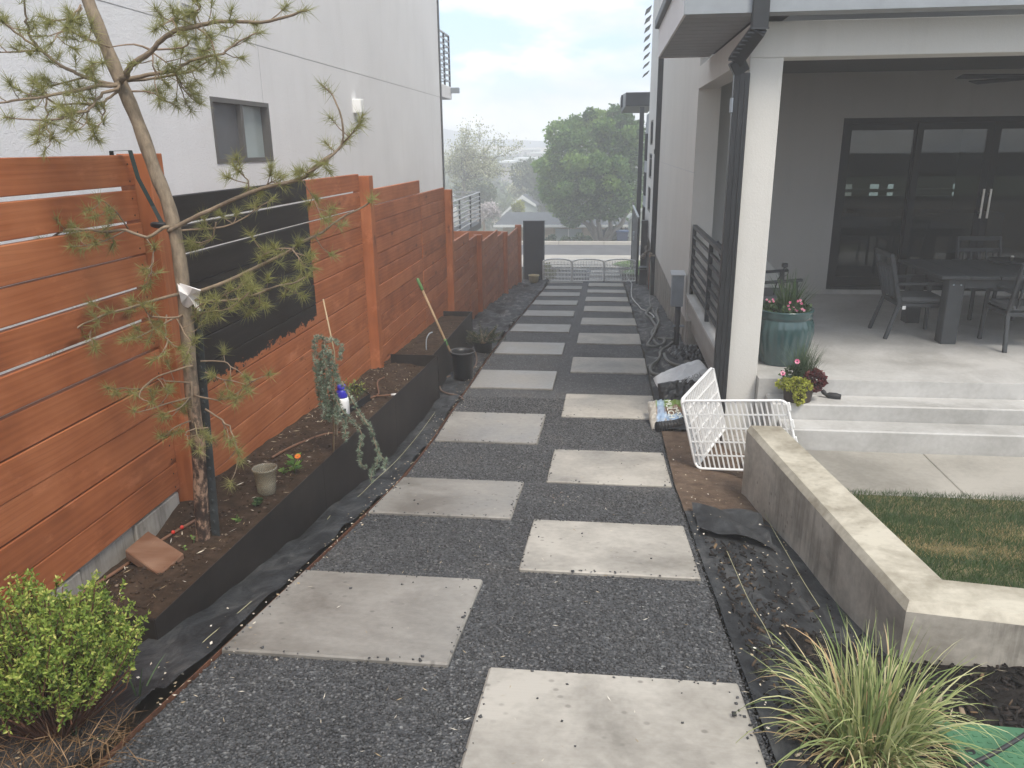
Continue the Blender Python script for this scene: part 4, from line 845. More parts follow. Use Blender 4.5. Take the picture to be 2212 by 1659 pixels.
# weeping blue cedar
cbz = onsoil(708, 985); wcd = thing('weeping_cedar', 'weeping blue grey cedar trailing over the planter edge', 'tree', cbz)
yc = cbz[1]; cz = lambda L_: [(630.9+x*.2315, 685.8+y*.2315) for x, y in L_]
M_ced = leafmat('blue_cedar_needles', [(0, (.09, .13, .085)), (.5, (.21, .265, .19)), (.85, (.37, .43, .33)), (1, (.54, .59, .48))], .15)
STR = [(cz([(415,1100),(412,1000),(400,850),(370,640),(330,480),(305,360),(300,270),(310,200)]), 0, .011, 0), (cz([(310,210),(260,180),(220,210),(215,300),(220,420),(225,520),(230,640)]), -.06, .005, 1), (cz([(310,220),(290,330),(320,460),(350,570),(390,720),(440,820),(490,900)]), -.1, .007, 1),
 (cz([(330,200),(400,220),(450,260),(465,320),(440,400)]), -.05, .004, 1), (cz([(340,500),(400,560),(460,600),(520,700),(580,810),(620,880),(690,980),(740,1040),(760,1120),(790,1220),(830,1290),(880,1350),(860,1400)]), -.32, .005, .55),
 (cz([(490,900),(550,950),(600,1000),(650,1090),(640,1170),(625,1260),(640,1360),(690,1410)]), -.28, .005, .5), (cz([(800,1290),(790,1370),(750,1430),(735,1520)]), -.36, .003, .5), (cz([(240,640),(260,760),(290,900),(330,960)]), -.02, .005, 1), (cz([(300,400),(280,520),(300,660),(330,800),(360,960)]), -.05, .005, 1.4), (cz([(420,860),(480,960),(500,1060),(490,1150)]), -.2, .004, 1), (cz([(320,280),(350,330),(390,420),(410,520),(420,640)]), -.1, .004, 1.3), (cz([(390,700),(420,800),(410,900),(430,980)]), -.15, .004, 1.2), (cz([(300,300),(260,420),(250,560),(280,680),(310,800)]), .03, .004, 1.3), (cz([(330,320),(350,450),(340,600),(380,760),(370,900)]), .05, .004, 1.4), (cz([(350,560),(300,640),(290,760),(320,860),(300,930)]), -.08, .004, 1.2)]
CP, CD = [], []; mb = MB()
for pts, dy, r0, dens in STR:
    P = smooth_line(pxline(pts, yc, yc+dy), 4); n = len(P); tb = MB().tube(P, [max(.0016, r0*(1-.6*i/n)) for i in range(n)], 6); tb.build('trunk' if r0 > .01 else 'branch', M_twig, wcd, smooth=True)
    if dens:
        for i in range(n-1):
            d = P[i+1]-P[i]; l = np.linalg.norm(d); k = max(2, int(l/.0058*dens))
            for j in range(k):
                q = P[i]+d*random.random(); out = unit(RNG.normal(size=3)); CP.append(q); CD.append(out)
P_, D_ = [], []
for q, d in zip(CP, CD):
    nn = 13; a = unit(RNG.normal(size=(nn, 3))*.55+d*.8); P_.append(np.repeat([q+d*.004], nn, 0)); D_.append(a)
P_ = np.concatenate(P_); D_ = np.concatenate(D_); V, F = blades(P_, D_, .017+.016*RNG.random(len(P_)), .0042)
tag(np_mesh('needles', V, F, M_ced, wcd, np.repeat(np.clip(RNG.normal(.5, .25, len(CP)), 0, 1), 13)*.7+.3*RNG.random(len(P_))), kind='stuff')
bs_ = thing('bamboo_stake', 'thin bamboo cane standing in the weeping cedar', 'stake', cbz+np.array([.02, .06, 0])); MB().tube([cbz+np.array([.02, .06, -.02]), atY(722, 760, yc+.06), atY(698, 646, yc+.06)], [.006, .006, .005], 7).build('cane', plain('bamboo_cane', (.42, .31, .19), .6, .1), bs_, smooth=True)
# jug with blue cap
jb = onsoil(742, 895); jug = thing('fertilizer_jug', 'white plastic jug with a blue neck and cap behind the cedar', 'bottle', jb)
MB().lathe([(.050,0),(.055,.005),(.055,.12),(.052,.14),(.046,.15)], jb, 24).build('body', M_plastic, jug, smooth=True)
M_blue = plain('blue_plastic', (.035, .03, .42), .35, .08); MB().lathe([(.045,.151),(.046,.16),(.042,.20),(.036,.215),(.026,.222)], jb, 24).build('neck', M_blue, jug, smooth=True)
MB().lathe([(.034,.223),(.035,.226),(.035,.256),(.031,.26)], jb, 20, 0, 0).build('cap', M_blue, jug, smooth=True)
# seedling tray
ta = onsoil(795, 868); tr = thing('seedling_tray', 'black plastic tray of red and green seedlings', 'tray', ta)
TC = [onsoil(740, 905), onsoil(800, 866), onsoil(770, 846), onsoil(722, 880)]; zt = TC[1][2]; mb = MB(); up = np.array([0, 0, .07])
for p, q in zip(TC, TC[1:]+TC[:1]): mb.beam((p+up*.5), (q+up*.5), .006, .07)
mb.build('tray_wall', M_rubber, tr)
MB().add([p+up*.75 for p in TC], [(0, 1, 2, 3)]).build('compost', M_soil, tr)
M_redleaf = leafmat('red_green_leaves', [(0, (.22, .03, .035)), (.3, (.16, .06, .04)), (.4, (.13, .17, .04)), (1, (.30, .33, .10))])
cc = sum(TC)/4+up; n_ = 150; uv = RNG.random((n_, 2)); P = np.array([TC[0]*(1-u)*(1-v)+TC[1]*u*(1-v)+TC[2]*u*v+TC[3]*(1-u)*v for u, v in uv])+up*.8; hgt = .03+.09*RNG.random(n_); P2 = P.copy(); P2[:, 2] += hgt
V, F = blades(P2, unit(RNG.normal(size=(n_, 3))+np.array([0, 0, .5])), .028, .014); np_mesh('seedling_leaves', V, F, M_redleaf, tr, np.clip(uv[:, 0]*.9+.2*RNG.random(n_), 0, 1))
V, F = blades(P, np.tile([[0, 0, 1.]], (n_, 1))+.05*RNG.normal(size=(n_, 3)), hgt, .004); tag(np_mesh('seedling_stems', V, F, M_leafd, tr, RNG.random(n_)), kind='stuff')
# bucket with long handled tool
bb = np.array([-1.725, 9.28, T(-1.72, 9.28)+.03]); bkt = thing('nursery_bucket', 'black plastic bucket beside the second planter', 'bucket', bb)
MB().lathe([(.118,0),(.122,.004),(.140,.30),(.150,.302),(.152,.325),(.158,.335),(.158,.345),(.148,.345),(.138,.30),(.118,.012)], bb, 36).build('bucket_wall', plain('black_bucket_plastic', (.018, .019, .021), .38, .1), bkt, smooth=True)
MB().tube([bb+np.array([.155*math.cos(t_), .155*math.sin(t_), .343]) for t_ in np.linspace(0, 6.283, 33)], .006, 6).build('rim', plain('worn_bucket_rim', (.10, .10, .105), .4, .2), bkt, smooth=True)
ha = bb+np.array([-.06, .0, .10]); hb = atY(901, 601, bb[1]+.05); tl_ = thing('tool_handle', 'long wooden tool handle with a green grip leaning in the bucket', 'tool', ha)
hc = ha+(hb-ha)*.87; MB().tube([ha, (ha+hc)/2, hc], .0165, 10).build('shaft', plain('worn_wooden_handle', (.35, .24, .14), .6, .2, 12), tl_, smooth=True)
MB().tube([hc, hc+(hb-hc)*.1, hc+(hb-hc)*.9, hb], [.017, .021, .021, .012], 10).build('grip', plain('green_grip', (.10, .22, .07), .55, .1), tl_, smooth=True)
hq = atY(980, 768, bb[1]-.1); MB().tube([ha+(hb-ha)*.27, ha+(hb-ha)*.34], .0175, 10).build('collar', MATS['green_grip'], tl_, smooth=True)
def onground(px, py, dz=0): return gp(px, py, .03+dz)
def hose(name, label, pxs, r, mat, dz=0, cat='hose', k=5):
    P = smooth_line([onground(x, y, r+dz) for x, y in pxs], k); t_ = thing(name, label, cat, P[0]); MB().tube(P, r, 8).build('tube', mat, t_, smooth=True); return t_
M_brownhose = plain('brown_hose', (.15, .10, .075), .6, .15); M_greyhose = plain('grey_green_hose', (.15, .15, .135), .6, .12); M_blackhose = plain('black_hose', (.03, .03, .032), .5, .2); M_whitecord = plain('pale_cord', (.55, .55, .53), .6, .05)
hose('drip_hose', 'brown hose looping out from under the black bucket', [(973,812),(958,818),(950,830),(953,843),(966,850),(990,855),(1000,862)], .011, M_brownhose)
hose('drip_hose', 'brown hose end standing behind the black bucket', [(1018,800),(1028,788),(1030,772),(1026,760)], .010, M_brownhose)
hose('drip_hose', 'black hose winding along the long planter base', [(955,880),(975,872),(1000,860)], .010, M_blackhose)
# shrub in a black pot beyond the second planter
sp = np.array([-1.72, 10.9, T(-1.7, 10.9)+.02]); sj = thing('juniper_shrub', 'sparse dark green juniper in a torn black pot behind the bucket', 'shrub', sp)
MB().lathe([(.12,0),(.14,.15),(.15,.16),(.13,.155),(.11,.02)], sp, 18).build('pot', M_rubber, sj, smooth=True)
mb = MB(); P_ = []; D_ = []
for i in range(46):
    a = random.uniform(0, 6.28); l = random.uniform(.15, .36); d = unit(np.array([math.cos(a)*.9, math.sin(a)*.6, random.uniform(.2, 1.2)])); q0 = sp+np.array([0, 0, .12]); q1 = q0+d*l+np.array([0, 0, -.05*l]); mb.tube([q0, (q0+q1)/2+np.array([0, 0, .03]), q1], [.005, .003, .002], 4)
    for f in np.linspace(.35, 1, 14): P_ += [q0+(q1-q0)*f]*5; D_ += list(unit(d*.6+RNG.normal(size=(5, 3))*.6))
mb.build('branch', M_twig, sj); P_ = np.array(P_); V, F = blades(P_, np.array(D_), .035+.02*RNG.random(len(P_)), .005); tag(np_mesh('foliage', V, F, leafmat('juniper_foliage', [(0, (.02, .035, .018)), (.7, (.05, .075, .035)), (1, (.10, .13, .06))], .15), sj, RNG.random(len(P_))), kind='stuff')
hose('drip_hose', 'thin grey hose lying over the dusty fabric by the low fence', [(1050,745),(1062,735),(1066,722),(1060,712),(1080,700),(1110,688),(1130,678)], .008, M_greyhose)
# straw and petal litter
def litter(n, xf, yf, zf, name, kmin=.008, kmax=.03, thin=False):
    x = xf(n); y = yf(n); z = np.array([zf(float(a), float(c)) for a, c in zip(x, y)]); P = np.stack([x, y, z], 1); a = RNG.random(n)*6.283
    D = np.stack([np.cos(a), np.sin(a), .15*RNG.normal(size=n)], 1); up = np.tile([[0, 0, 1.]], (n, 1))+.3*RNG.normal(size=(n, 3)); l = kmin+(kmax-kmin)*RNG.random(n)
    V, F = blades(P, D, l, l*(.12 if thin else .6), side=up); return tag(np_mesh(name, V, F, M_debris, None, RNG.random(n)), kind='stuff')
litter(420, lambda n: EDGE_L-.02+.05*RNG.normal(size=n), lambda n: 2.2+9*RNG.random(n), lambda x, y: T(x, y)+.045, 'petal_litter', .008, .022)
litter(260, lambda n: -2.6+1.0*RNG.random(n), lambda n: .9+1.6*RNG.random(n), lambda x, y: T(x, y)+.07, 'petal_litter', .008, .022)
litter(220, lambda n: -2.4+.5*RNG.random(n), lambda n: 2.8+5*RNG.random(n), lambda x, y: soil_z(x, y)+.01, 'straw_litter', .02, .06, True)
litter(300, lambda n: EDGE_L+2.2*RNG.random(n), lambda n: 1.5+6*RNG.random(n), lambda x, y: T(x, y)+.026, 'straw_litter', .01, .035, True)
litter(330, lambda n: .62+.9*RNG.random(n)**1.2, lambda n: .9+6*RNG.random(n), lambda x, y: T(x, y)+.05, 'petal_litter', .007, .02)
litter(120, lambda n: 1.0+2.2*RNG.random(n), lambda n: .9+2.4*RNG.random(n), lambda x, y: mulch_z(x, y)+.015, 'straw_litter', .02, .07, True)
# loose thread of the fabric
for lab, pts in (('pale yellow frayed thread on the fabric by the near planter corner', [(405,1421),(430,1396),(454,1373),(495,1340),(543,1299)]), ('pale yellow frayed thread along the long planter', [(707,1122),(729,1098),(774,1072),(806,1041),(857,994),(903,940),(940,890)]), ('pale thread lying along the foot of the low concrete wall', [(1640,1085),(1668,1140),(1700,1195),(1735,1255),(1770,1310)]), ('pale thread across the bark chips on the right strip', [(1570,1190),(1590,1235),(1605,1270),(1625,1310),(1650,1350),(1670,1392)])):
    P = smooth_line([gp(x, y, .05) for x, y in pts], 4); t_ = thing('loose_thread', lab, 'thread', P[0]); MB().tube(P, .0016, 5).build('thread', MATS.get('pale_thread') or plain('pale_thread', (.45, .43, .26), .9, .1), t_)
# lime green shrub at the corner
gc = gp(95, 1440, .35); sq = atY(95, 1425, 1.98); sb = np.array([sq[0], sq[1], T(sq[0], sq[1])]); gs = thing('lime_shrub', 'lime green small leaved shrub in front of the planter corner', 'shrub', sb)
M_lime = leafmat('lime_leaves', [(0, (.10, .17, .03)), (.45, (.25, .35, .07)), (.8, (.42, .50, .11)), (1, (.60, .60, .18))], .35)
mb = MB(); P_ = []; D_ = []
ctr = sq+np.array([0, 0, .02])
for i in range(330):
    d = unit(RNG.normal(size=3)); d[2] = abs(d[2])*.9-.15; d = unit(d); R_ = np.array([.29, .25, .27])*(.6+.35*random.random()+.35*max(0, mnoise.noise(Vector(d*2.2)))); q = ctr+d*R_; q0 = sb+np.array([.04*d[0], .04*d[1], .05]); md = q0*.4+q*.6+RNG.normal(size=3)*.03
    mb.tube([q0, md, q], [.004, .0028, .0016], 4); dd = unit(q-md)
    for f in np.linspace(.1, 1.15, 20): P_ += [md+(q-md)*f+RNG.normal(size=3)*.003]*4; D_ += list(unit(dd*.7+RNG.normal(size=(4, 3))*.75))
mb.build('branch', plain('reddish_twig', (.13, .06, .035), .85, .2, 30), gs); P_ = np.array(P_); nl = len(P_); V, F = blades(P_, np.array(D_), .012+.010*RNG.random(nl), .0078); tag(np_mesh('leaves', V, F, M_lime, gs, np.clip(np.repeat(RNG.normal(.5, .22, nl//4), 4)+.25*RNG.normal(size=nl), 0, 1)), kind='stuff')
n_ = 900; a = RNG.random(n_)*6.28; rr = .30*np.sqrt(RNG.random(n_)); P = np.stack([sb[0]+rr*np.cos(a), sb[1]-.1+rr*np.sin(a)*.8, np.full(n_, sb[2]+.06)], 1); P[:, 2] = [T(float(p[0]), float(p[1]))+.05+.06*random.random() for p in P]
V, F = blades(P, unit(RNG.normal(size=(n_, 3))*np.array([1, 1, .6])), .06+.08*RNG.random(n_), .003); tag(np_mesh('dead_stems', V, F, leafmat('dead_stems_tan', [(0, (.10, .055, .025)), (1, (.30, .19, .10))], 0), gs, RNG.random(n_)), kind='stuff')
for k, (x, y, nb_, l) in enumerate(((545,1540-170,5,.16),(505,1010+260,0,0),(300,1520,7,.2),(165,1600,6,.2))):
    if not nb_: continue
    q = gp(x if k else 300, y if k else 1545, .05)
    if k == 0: continue
    t_ = thing('grass_tuft', ['', '', 'thin green grass tuft growing through the fabric at the gravel edge', 'thin green grass tuft below the lime shrub'][k], 'weed', q)
    P = np.repeat([q], nb_, 0); D = unit(RNG.normal(size=(nb_, 3))*.5+np.array([0, 0, 1.])); V, F, idx = arc_blades(P, D, l*(.6+.6*RNG.random(nb_)), .006, .5); np_mesh('blades', V, F, M_leafd, t_, RNG.random(nb_)[idx])
# ================================================================== RETAINING WALL, LAWN, WALKWAY
rw = thing('retaining_wall', 'low cast concrete garden wall with a bend beside the lawn', 'wall', (1.4, 3.3, -2.4))
ZT = -2.05
OUT = [(1.112, 5.72), (1.436, 3.333), (4.6, 2.93)]; INN = [(1.36, 5.72), (1.681, 3.571), (4.6, 3.20)]
def off(P, d): return P
mb = MB(); cap = MB(); ch = .028
def cham(o, i, d): v = unit(np.array(i)-np.array(o)); return tuple(np.array(o)+v*d)
O2 = [(1.112+.03, 5.72), (1.436+.022, 3.333+.035), (4.6, 2.962)]
for k in range(2):
    a, b_ = OUT[k], OUT[k+1]; a2, b2 = O2[k], O2[k+1]; c_, d_ = INN[k], INN[k+1]
    mb.add([(*a, -3.1), (*b_, -3.1), (*b_, ZT-.04), (*a, ZT-.04)], [(0, 1, 2, 3)])
    mb.add([(*c_, -3.1), (*d_, -3.1), (*d_, ZT), (*c_, ZT)], [(3, 2, 1, 0)])
    cap.add([(*a, ZT-.04), (*b_, ZT-.04), (*b2, ZT), (*a2, ZT)], [(0, 1, 2, 3)])
    cap.add([(*a2, ZT), (*b2, ZT), (*d_, ZT), (*c_, ZT)], [(0, 1, 2, 3)])
mb.add([(*OUT[0], -3.1), (*INN[0], -3.1), (*INN[0], ZT), (*O2[0], ZT), (*OUT[0], ZT-.04)], [(4, 3, 2, 1, 0)])
mb.build('wall_face', M_wallc, rw); cap.build('wall_top', M_cap, rw)
def lawn_z(x, y): return -2.10-.46*sst(3.3, 5.75, y)
us = np.linspace(0, 1, 24); vs = fr(3.36, 5.74, .1); xl_ = lambda y: 1.24+(5.72-y)*.143
lw_ = tag(np_mesh('lawn', [(xl_(y)+(6.0-xl_(y))*u, y, lawn_z(0, y)) for y in vs for u in us], [(j*24+i, j*24+i+1, (j+1)*24+i+1, (j+1)*24+i) for j in range(len(vs)-1) for i in range(23)], None, smooth=True), kind='structure')
mt, t, b = newmat('lawn_thatch'); p = pos(t); c = ramp(t, noise(t, p, 2.0, 4, .6), [(.42, (.06, .075, .03)), (.58, (.22, .17, .08))]); t.links.new(c, b.inputs['Base Color']); b.inputs['Roughness'].default_value = .95; lw_.data.materials.append(mt)
M_grass = leafmat('lawn_grass', [(0, (.05, .09, .03)), (.45, (.085, .145, .05)), (.64, (.13, .17, .065)), (.74, (.30, .23, .11)), (1, (.50, .38, .19))], .3)
def lawnblades(n, xf, yf, zf, hmin, hmax, dry, name, w=.0035):
    x = xf(n); y = yf(n); ok = (x > 1.69+(3.571-y)*.149) & (y > 3.585-(x-1.681)*.127); x, y = x[ok], y[ok]; n = len(x)
    z = np.array([zf(float(a), float(c)) for a, c in zip(x, y)]); dr = np.array([dry(float(a), float(c)) for a, c in zip(x, y)])
    D = np.stack([.5*RNG.normal(size=n), .5*RNG.normal(size=n), np.ones(n)*(1-.6*dr)], 1); h = (hmin+(hmax-hmin)*RNG.random(n))*(1-.35*dr)
    V, F = blades(np.stack([x, y, z], 1), D, h, w, tri=True); v = np.clip(.45*RNG.random(n)+.62*(dr > RNG.random(n)), 0, 1); return tag(np_mesh(name, V, F, M_grass, None, v), kind='stuff')
def dryf(x, y):
    d1 = math.exp(-((x-2.05)**2/.10+(y-4.25)**2/.03)); d2 = math.exp(-((x-3.05)**2/.25+(y-4.7)**2/.05)); d3 = math.exp(-((x-2.7)**2/.06+(y-4.15)**2/.02))
    return min(1, 1.1*max(d1, d2, d3)*(.6+.8*abs(mnoise.noise(Vector((x*5, y*5, 0)))))+.015)
lawnblades(60000, lambda n: 1.3+2.7*RNG.random(n), lambda n: 3.25+2.46*RNG.random(n), lawn_z, .025, .06, dryf, 'lawn_grass')
ww = tag(MB().box(1.3, 7.5, 5.735, 6.659, -2.9, -2.607).build('walkway', M_walk), kind='structure')
for a, b_ in ((1.30, 2.785), (2.80, 4.28), (4.295, 6.0)): MB().chexa([(a, 5.73, -2.66), (b_, 5.73, -2.66), (b_, 6.658, -2.66), (a, 6.658, -2.66), (a, 5.73, -2.598), (b_, 5.73, -2.598), (b_, 6.658, -2.598), (a, 6.658, -2.598)], .006).build('paving_slab', M_walk, ww)
# ================================================================== VARIEGATED GRASS, VALVE BOX, CABLE
gb = atZ(1872, 1625, -2.03); gb[2] = mulch_z(gb[0], gb[1]); og = thing('ornamental_grass', 'big clump of yellow striped ornamental grass below the wall corner', 'grass clump', gb)
M_vgrass = leafmat('variegated_blades', [(0, (.12, .17, .06)), (.3, (.24, .31, .12)), (.55, (.46, .49, .22)), (.8, (.70, .66, .40)), (1, (.60, .42, .24))], .3)
n_ = 560; a = RNG.random(n_)*6.283; r_ = .10*np.sqrt(RNG.random(n_)); P = np.stack([gb[0]+r_*np.cos(a)*1.1, gb[1]+r_*np.sin(a), np.full(n_, gb[2])], 1)
tilt = .08+.8*RNG.random(n_)**1.2; a2 = a+.7*RNG.normal(size=n_); D = np.stack([np.cos(a2)*tilt, np.sin(a2)*tilt, np.ones(n_)], 1)
V, F, idx = arc_blades(P, D, .20+.33*RNG.random(n_)**1.2, .0075+.003*RNG.random(n_), .5+2.2*RNG.random(n_)**1.5, 9); v = np.clip(RNG.normal(.48, .27, n_), 0, 1); v2 = v[idx]; tag(np_mesh('blades', V, F, M_vgrass, og, v2), kind='stuff')
n_ = 380; a = RNG.random(n_)*6.283; P = np.repeat([gb], n_, 0)+RNG.normal(size=(n_, 3))*[.06, .06, .0]; P[:, 2] += .01; D = np.stack([np.cos(a), np.sin(a), .3+.5*RNG.random(n_)], 1)
V, F, idx = arc_blades(P, D, .12+.2*RNG.random(n_), .006, 1.0, 4); tag(np_mesh('dead_blades', V, F, leafmat('straw_blades', [(0, (.20, .12, .06)), (.6, (.42, .30, .16)), (1, (.60, .50, .30))], .1), og, RNG.random(n_)[idx]), kind='stuff')
vb = atZ(2012, 1552, -2.02); M_valve = plain('green_plastic_lid', (.065, .17, .09), .55, .12, 14)
vt_ = thing('valve_box_lid', 'green plastic irrigation box lid half buried in the mulch', 'box lid', vb)
A = atZ(2012, 1552, -2.02); B = atZ(2098, 1668, -2.02); ex = np.array([1, -.02, 0]); ey = unit(B-A); ln_ = .36
C4 = [A, A+ex*.5, A+ex*.5+ey*ln_, A+ey*ln_]
P = [(q[0], q[1], q[2]-.10) for q in (C4[3], C4[2], C4[1], C4[0])]+[(q[0], q[1], q[2]+.02*0) for q in (C4[3], C4[2], C4[1], C4[0])]
MB().chexa(P, .012).build('lid', M_valve, vt_)
mb = MB()
for i in range(14):
    for j in range(10):
        q = A+ex*(.045+.032*i)+ey*(.045+.03*j); mb.box(q[0]-.007, q[0]+.007, q[1]-.004, q[1]+.004, q[2]-.001, q[2]+.0022)
tag(mb.build('tread_stud', M_valve, vt_), kind='stuff')
hcq = A+ex*.050+ey*.155; MB().lathe([(.016, .0), (.017, .0012), (.012, .0018)], hcq+np.array([0, 0, .0003]), 16).build('finger_hole', M_rubber, vt_)
sA = A+ex*.062+ey*.20; MB().beam(sA+np.array([0, 0, .001]), A+ex*.135+ey*.31+np.array([0, 0, .001]), .014, .002).build('slot', M_rubber, vt_)
CB = smooth_line([atY(x, y, yy) for x, y, yy in ((2060,1668,2.22),(2110,1645,2.23),(2160,1620,2.26),(2212,1588,2.32),(2260,1555,2.38),(2330,1530,2.45))], 5)
cbl = thing('black_cable', 'black rubber cable running across the green box lid', 'cable', CB[0]); MB().tube([np.array([p[0], p[1], max(p[2], -1.995)]) for p in CB], .0075, 8).build('cable', M_blackhose, cbl, smooth=True)
# ================================================================== WHITE PET PEN PANELS
def pen(par, o, ex, ez, w, h, nb_, nh, r=.0064, fr_=.018, arch=0, clip=True):
    ex = unit(np.array(ex, float)); ez = unit(np.array(ez, float)); nrm = unit(np.cross(ex, ez)); o = np.array(o, float)
    at_ = lambda u, v: o+ex*u+ez*v
    top = lambda u: h+arch*(1-((u-w/2)/(w/2))**2)
    rc = .05; loop = []
    for (cx_, cy_, a0) in ((rc, rc, 180), (w-rc, rc, 270), (w-rc, top(w)-rc, 0), (rc, top(0)-rc, 90)):
        for k in range(5):
            a = rad(a0+k*22.5); loop.append(at_(cx_+rc*math.cos(a), cy_+rc*math.sin(a)))
        if a0 == 0 and arch: loop += [at_(u, top(u)) for u in np.linspace(w*.85, w*.15, 7)]
    loop.append(loop[0]); f_ = MB().tube(loop, fr_*.62, 6).build('frame', M_plastic, par, smooth=True)
    fl_ = MB()
    for i in range(len(loop)-1): fl_.beam(loop[i], loop[i+1], .008, fr_*1.7, up=nrm)
    fl_.build('frame_lip', M_plastic, f_)
    for i in range(nb_):
        u = w*(i+1)/(nb_+1); MB().beam(at_(u, .01), at_(u, top(u)-.01), r*1.7, r*1.7, up=nrm).build('bar', M_plastic, f_)
    for i in range(nh):
        v = h*(i+1)/(nh+1); MB().beam(at_(.01, v), at_(w-.01, v), r*1.7, r*1.9, up=nrm).build('cross_bar', M_plastic, f_)
    if clip:
        for i in range(4):
            v = h*(i+.6)/4.2; 
            MB().beam(at_(w+.012, v), at_(w+.012, v+.07), .02, .022, up=nrm, c=.003).build('hinge_clip', M_plastic, f_)
    return f_
Hb = np.array([.832, 6.285, -2.655]); Ht = atY(1473, 866, 6.36); lean = Ht-Hb; hh = np.linalg.norm(lean)
pp = thing('pet_pen', 'two white plastic pen panels folded open beside the column', 'pet pen', Hb)
Bt = atY(1699, 865, 6.06); exB = unit(Bt-Ht); wB = np.linalg.norm(Bt-Ht)
pen(pp, Hb, exB, lean, wB, hh, 20, 4)
At = atY(1539, 795, 7.20); exA = unit(At-Ht); wA = np.linalg.norm(At-Ht)
pen(pp, Hb+np.array([-.0, .02, .004]), exA, lean, wA, hh, 20, 4)
pg = thing('pet_gate', 'white plastic pet gate of three panels across the path', 'pet gate', (-.4, 23.2, G(23.2)))
for x0, w_, y_, dy in ((-1.80, .86, 23.28, -.05), (-.92, .93, 23.23, .0), (.03, .93, 23.23, .04)): pen(pg, (x0, y_, G(23.2)+.05), (w_, dy, 0), (0, 0, 1), w_, .60, 19, 4, .0085, .034, .05, True)
# ================================================================== GATES AT THE STREET END
lg = thing('metal_gate', 'tall charcoal sheet metal gate panel closing the left of the path', 'gate', (-2.1, 23.7, G(23.7)))
MB().box(-2.40, -1.83, 23.70, 23.72, -4.0, -2.21).build('sheet', M_gatem, lg)
mb = MB(); mb.cbox(-2.44, -2.40, 23.685, 23.735, -4.05, -2.17, .003).cbox(-1.83, -1.79, 23.685, 23.735, -4.05, -2.17, .003).cbox(-2.40, -1.83, 23.685, 23.735, -2.21, -2.17, .003).cbox(-2.40, -1.83, 23.685, 23.735, -4.04, -4.0, .003); mb.build('gate_frame', plain('gate_frame_paint', (.06, .07, .08), .5, .1), lg)
rg_ = thing('metal_gate', 'black slatted metal gate leaf swung open along the house', 'gate', (.96, 25, G(25)))
mb = MB(); mb.box(.945, .965, 22.6, 27.3, -3.75, -2.10); mb.build('sheet', M_gatem, rg_)
MB().cbox(.93, .98, 22.52, 22.58, -3.85, -2.0, .004).cbox(.93, .98, 27.32, 27.38, -4.1, -2.0, .004).box(.93, .98, 22.58, 27.32, -2.10, -2.0).build('gate_frame', M_black, rg_)
MB().box(.925, .985, 22.9, 27.38, -1.998, -1.985).build('cap', plain('pale_cap', (.62, .64, .64), .4, .05), rg_)
for z in (-2.74, -2.9): MB().box(.90, .944, 25.0, 25.25, z, z+.10).build('latch', M_grey, rg_)
gpst = thing('gate_post', 'thick black gate post standing against the foundation', 'post', (1.1, 22.2, G(22))); MB().cbox(1.02, 1.20, 22.1, 22.3, G(22.1)-.05, -2.02, .005).build('post', M_black, gpst); MB().cbox(.99, 1.22, 22.05, 22.09, -3.32, -3.27, .003).build('bracket', M_grey, gpst); MB().cbox(1.0, 1.21, 22.0, 22.09, G(22), -3.36, .005).build('motor_box', M_black, gpst)
cpq = np.array([-2.03, 22.7, G(22.7)+.03]); cp_ = thing('ceramic_pot', 'tan glazed bowl pot at the foot of the charcoal gate', 'pot', cpq)
MB().lathe([(.10,0),(.125,.04),(.150,.12),(.150,.18),(.165,.20),(.165,.225),(.15,.225),(.135,.18),(.12,.05)], cpq, 28).build('pot_body', plain('tan_glaze', (.42, .35, .20), .3, .25, 9), cp_, smooth=True)
# ================================================================== HOUSE WALL CLUTTER
eb = atY(1466, 745, 11.9); ub = thing('utility_box', 'grey electrical box on a conduit beside the patio railing', 'utility box', (1.12, 11.5, -2.9))
MB().cbox(1.005, 1.175, 11.50, 11.68, -2.30, -1.84, .006).build('box', M_grey, ub); MB().hexa([(.985, 11.48, -1.838), (1.19, 11.48, -1.838), (1.19, 11.7, -1.838), (.985, 11.7, -1.838), (.985, 11.48, -1.825), (1.19, 11.48, -1.825), (1.19, 11.7, -1.79), (.985, 11.7, -1.79)]).build('lid', plain('pale_grey_lid', (.5, .52, .54), .4, .05), ub)
MB().tube([(1.115, 11.59, -2.301), (1.115, 11.59, -3.05)], .042, 16).build('conduit', M_dgrey, ub, smooth=True)
MB().cbox(1.05, 1.22, 11.56, 11.575, -2.62, -2.585, .003).build('pipe_clamp', M_grey, ub)
q = (1.18, 19.9); sg = thing('water_spigot', 'bronze outdoor tap on a copper pipe beside the downspout', 'tap', (1.17, 20.3, G(20)))
MB().tube([(1.19, 20.4, -3.75), (1.19, 20.4, -2.62)], .022, 8).build('copper_pipe', plain('copper', (.35, .13, .08), .5, .2), sg, smooth=True)
MB().tube([(1.19, 20.4, -2.62), (1.10, 20.3, -2.62), (1.03, 20.25, -2.70)], .035, 8).ellipsoid((1.08, 20.32, -2.55), (.05, .05, .07)).tube([(1.03, 20.25, -2.70), (.98, 20.2, -2.78)], [.05, .06], 8).build('valve', plain('weathered_bronze', (.16, .14, .12), .6, .2), sg, smooth=True)
sg2 = thing('water_spigot', 'brass hose tap fixed in front of the downspout', 'tap', (1.1, 18.8, -2.6)); MB().tube([(1.2, 18.7, -2.52), (1.10, 18.7, -2.52), (1.07, 18.68, -2.62)], .022, 8).ellipsoid((1.1, 18.68, -2.47), (.04, .04, .02)).build('valve', plain('aged_brass', (.30, .25, .18), .5, .15), sg2, smooth=True)
h3 = lambda L_: [((2350+.3014*x)*.54861, (950+.3014*y)*.54861) for x, y in L_]
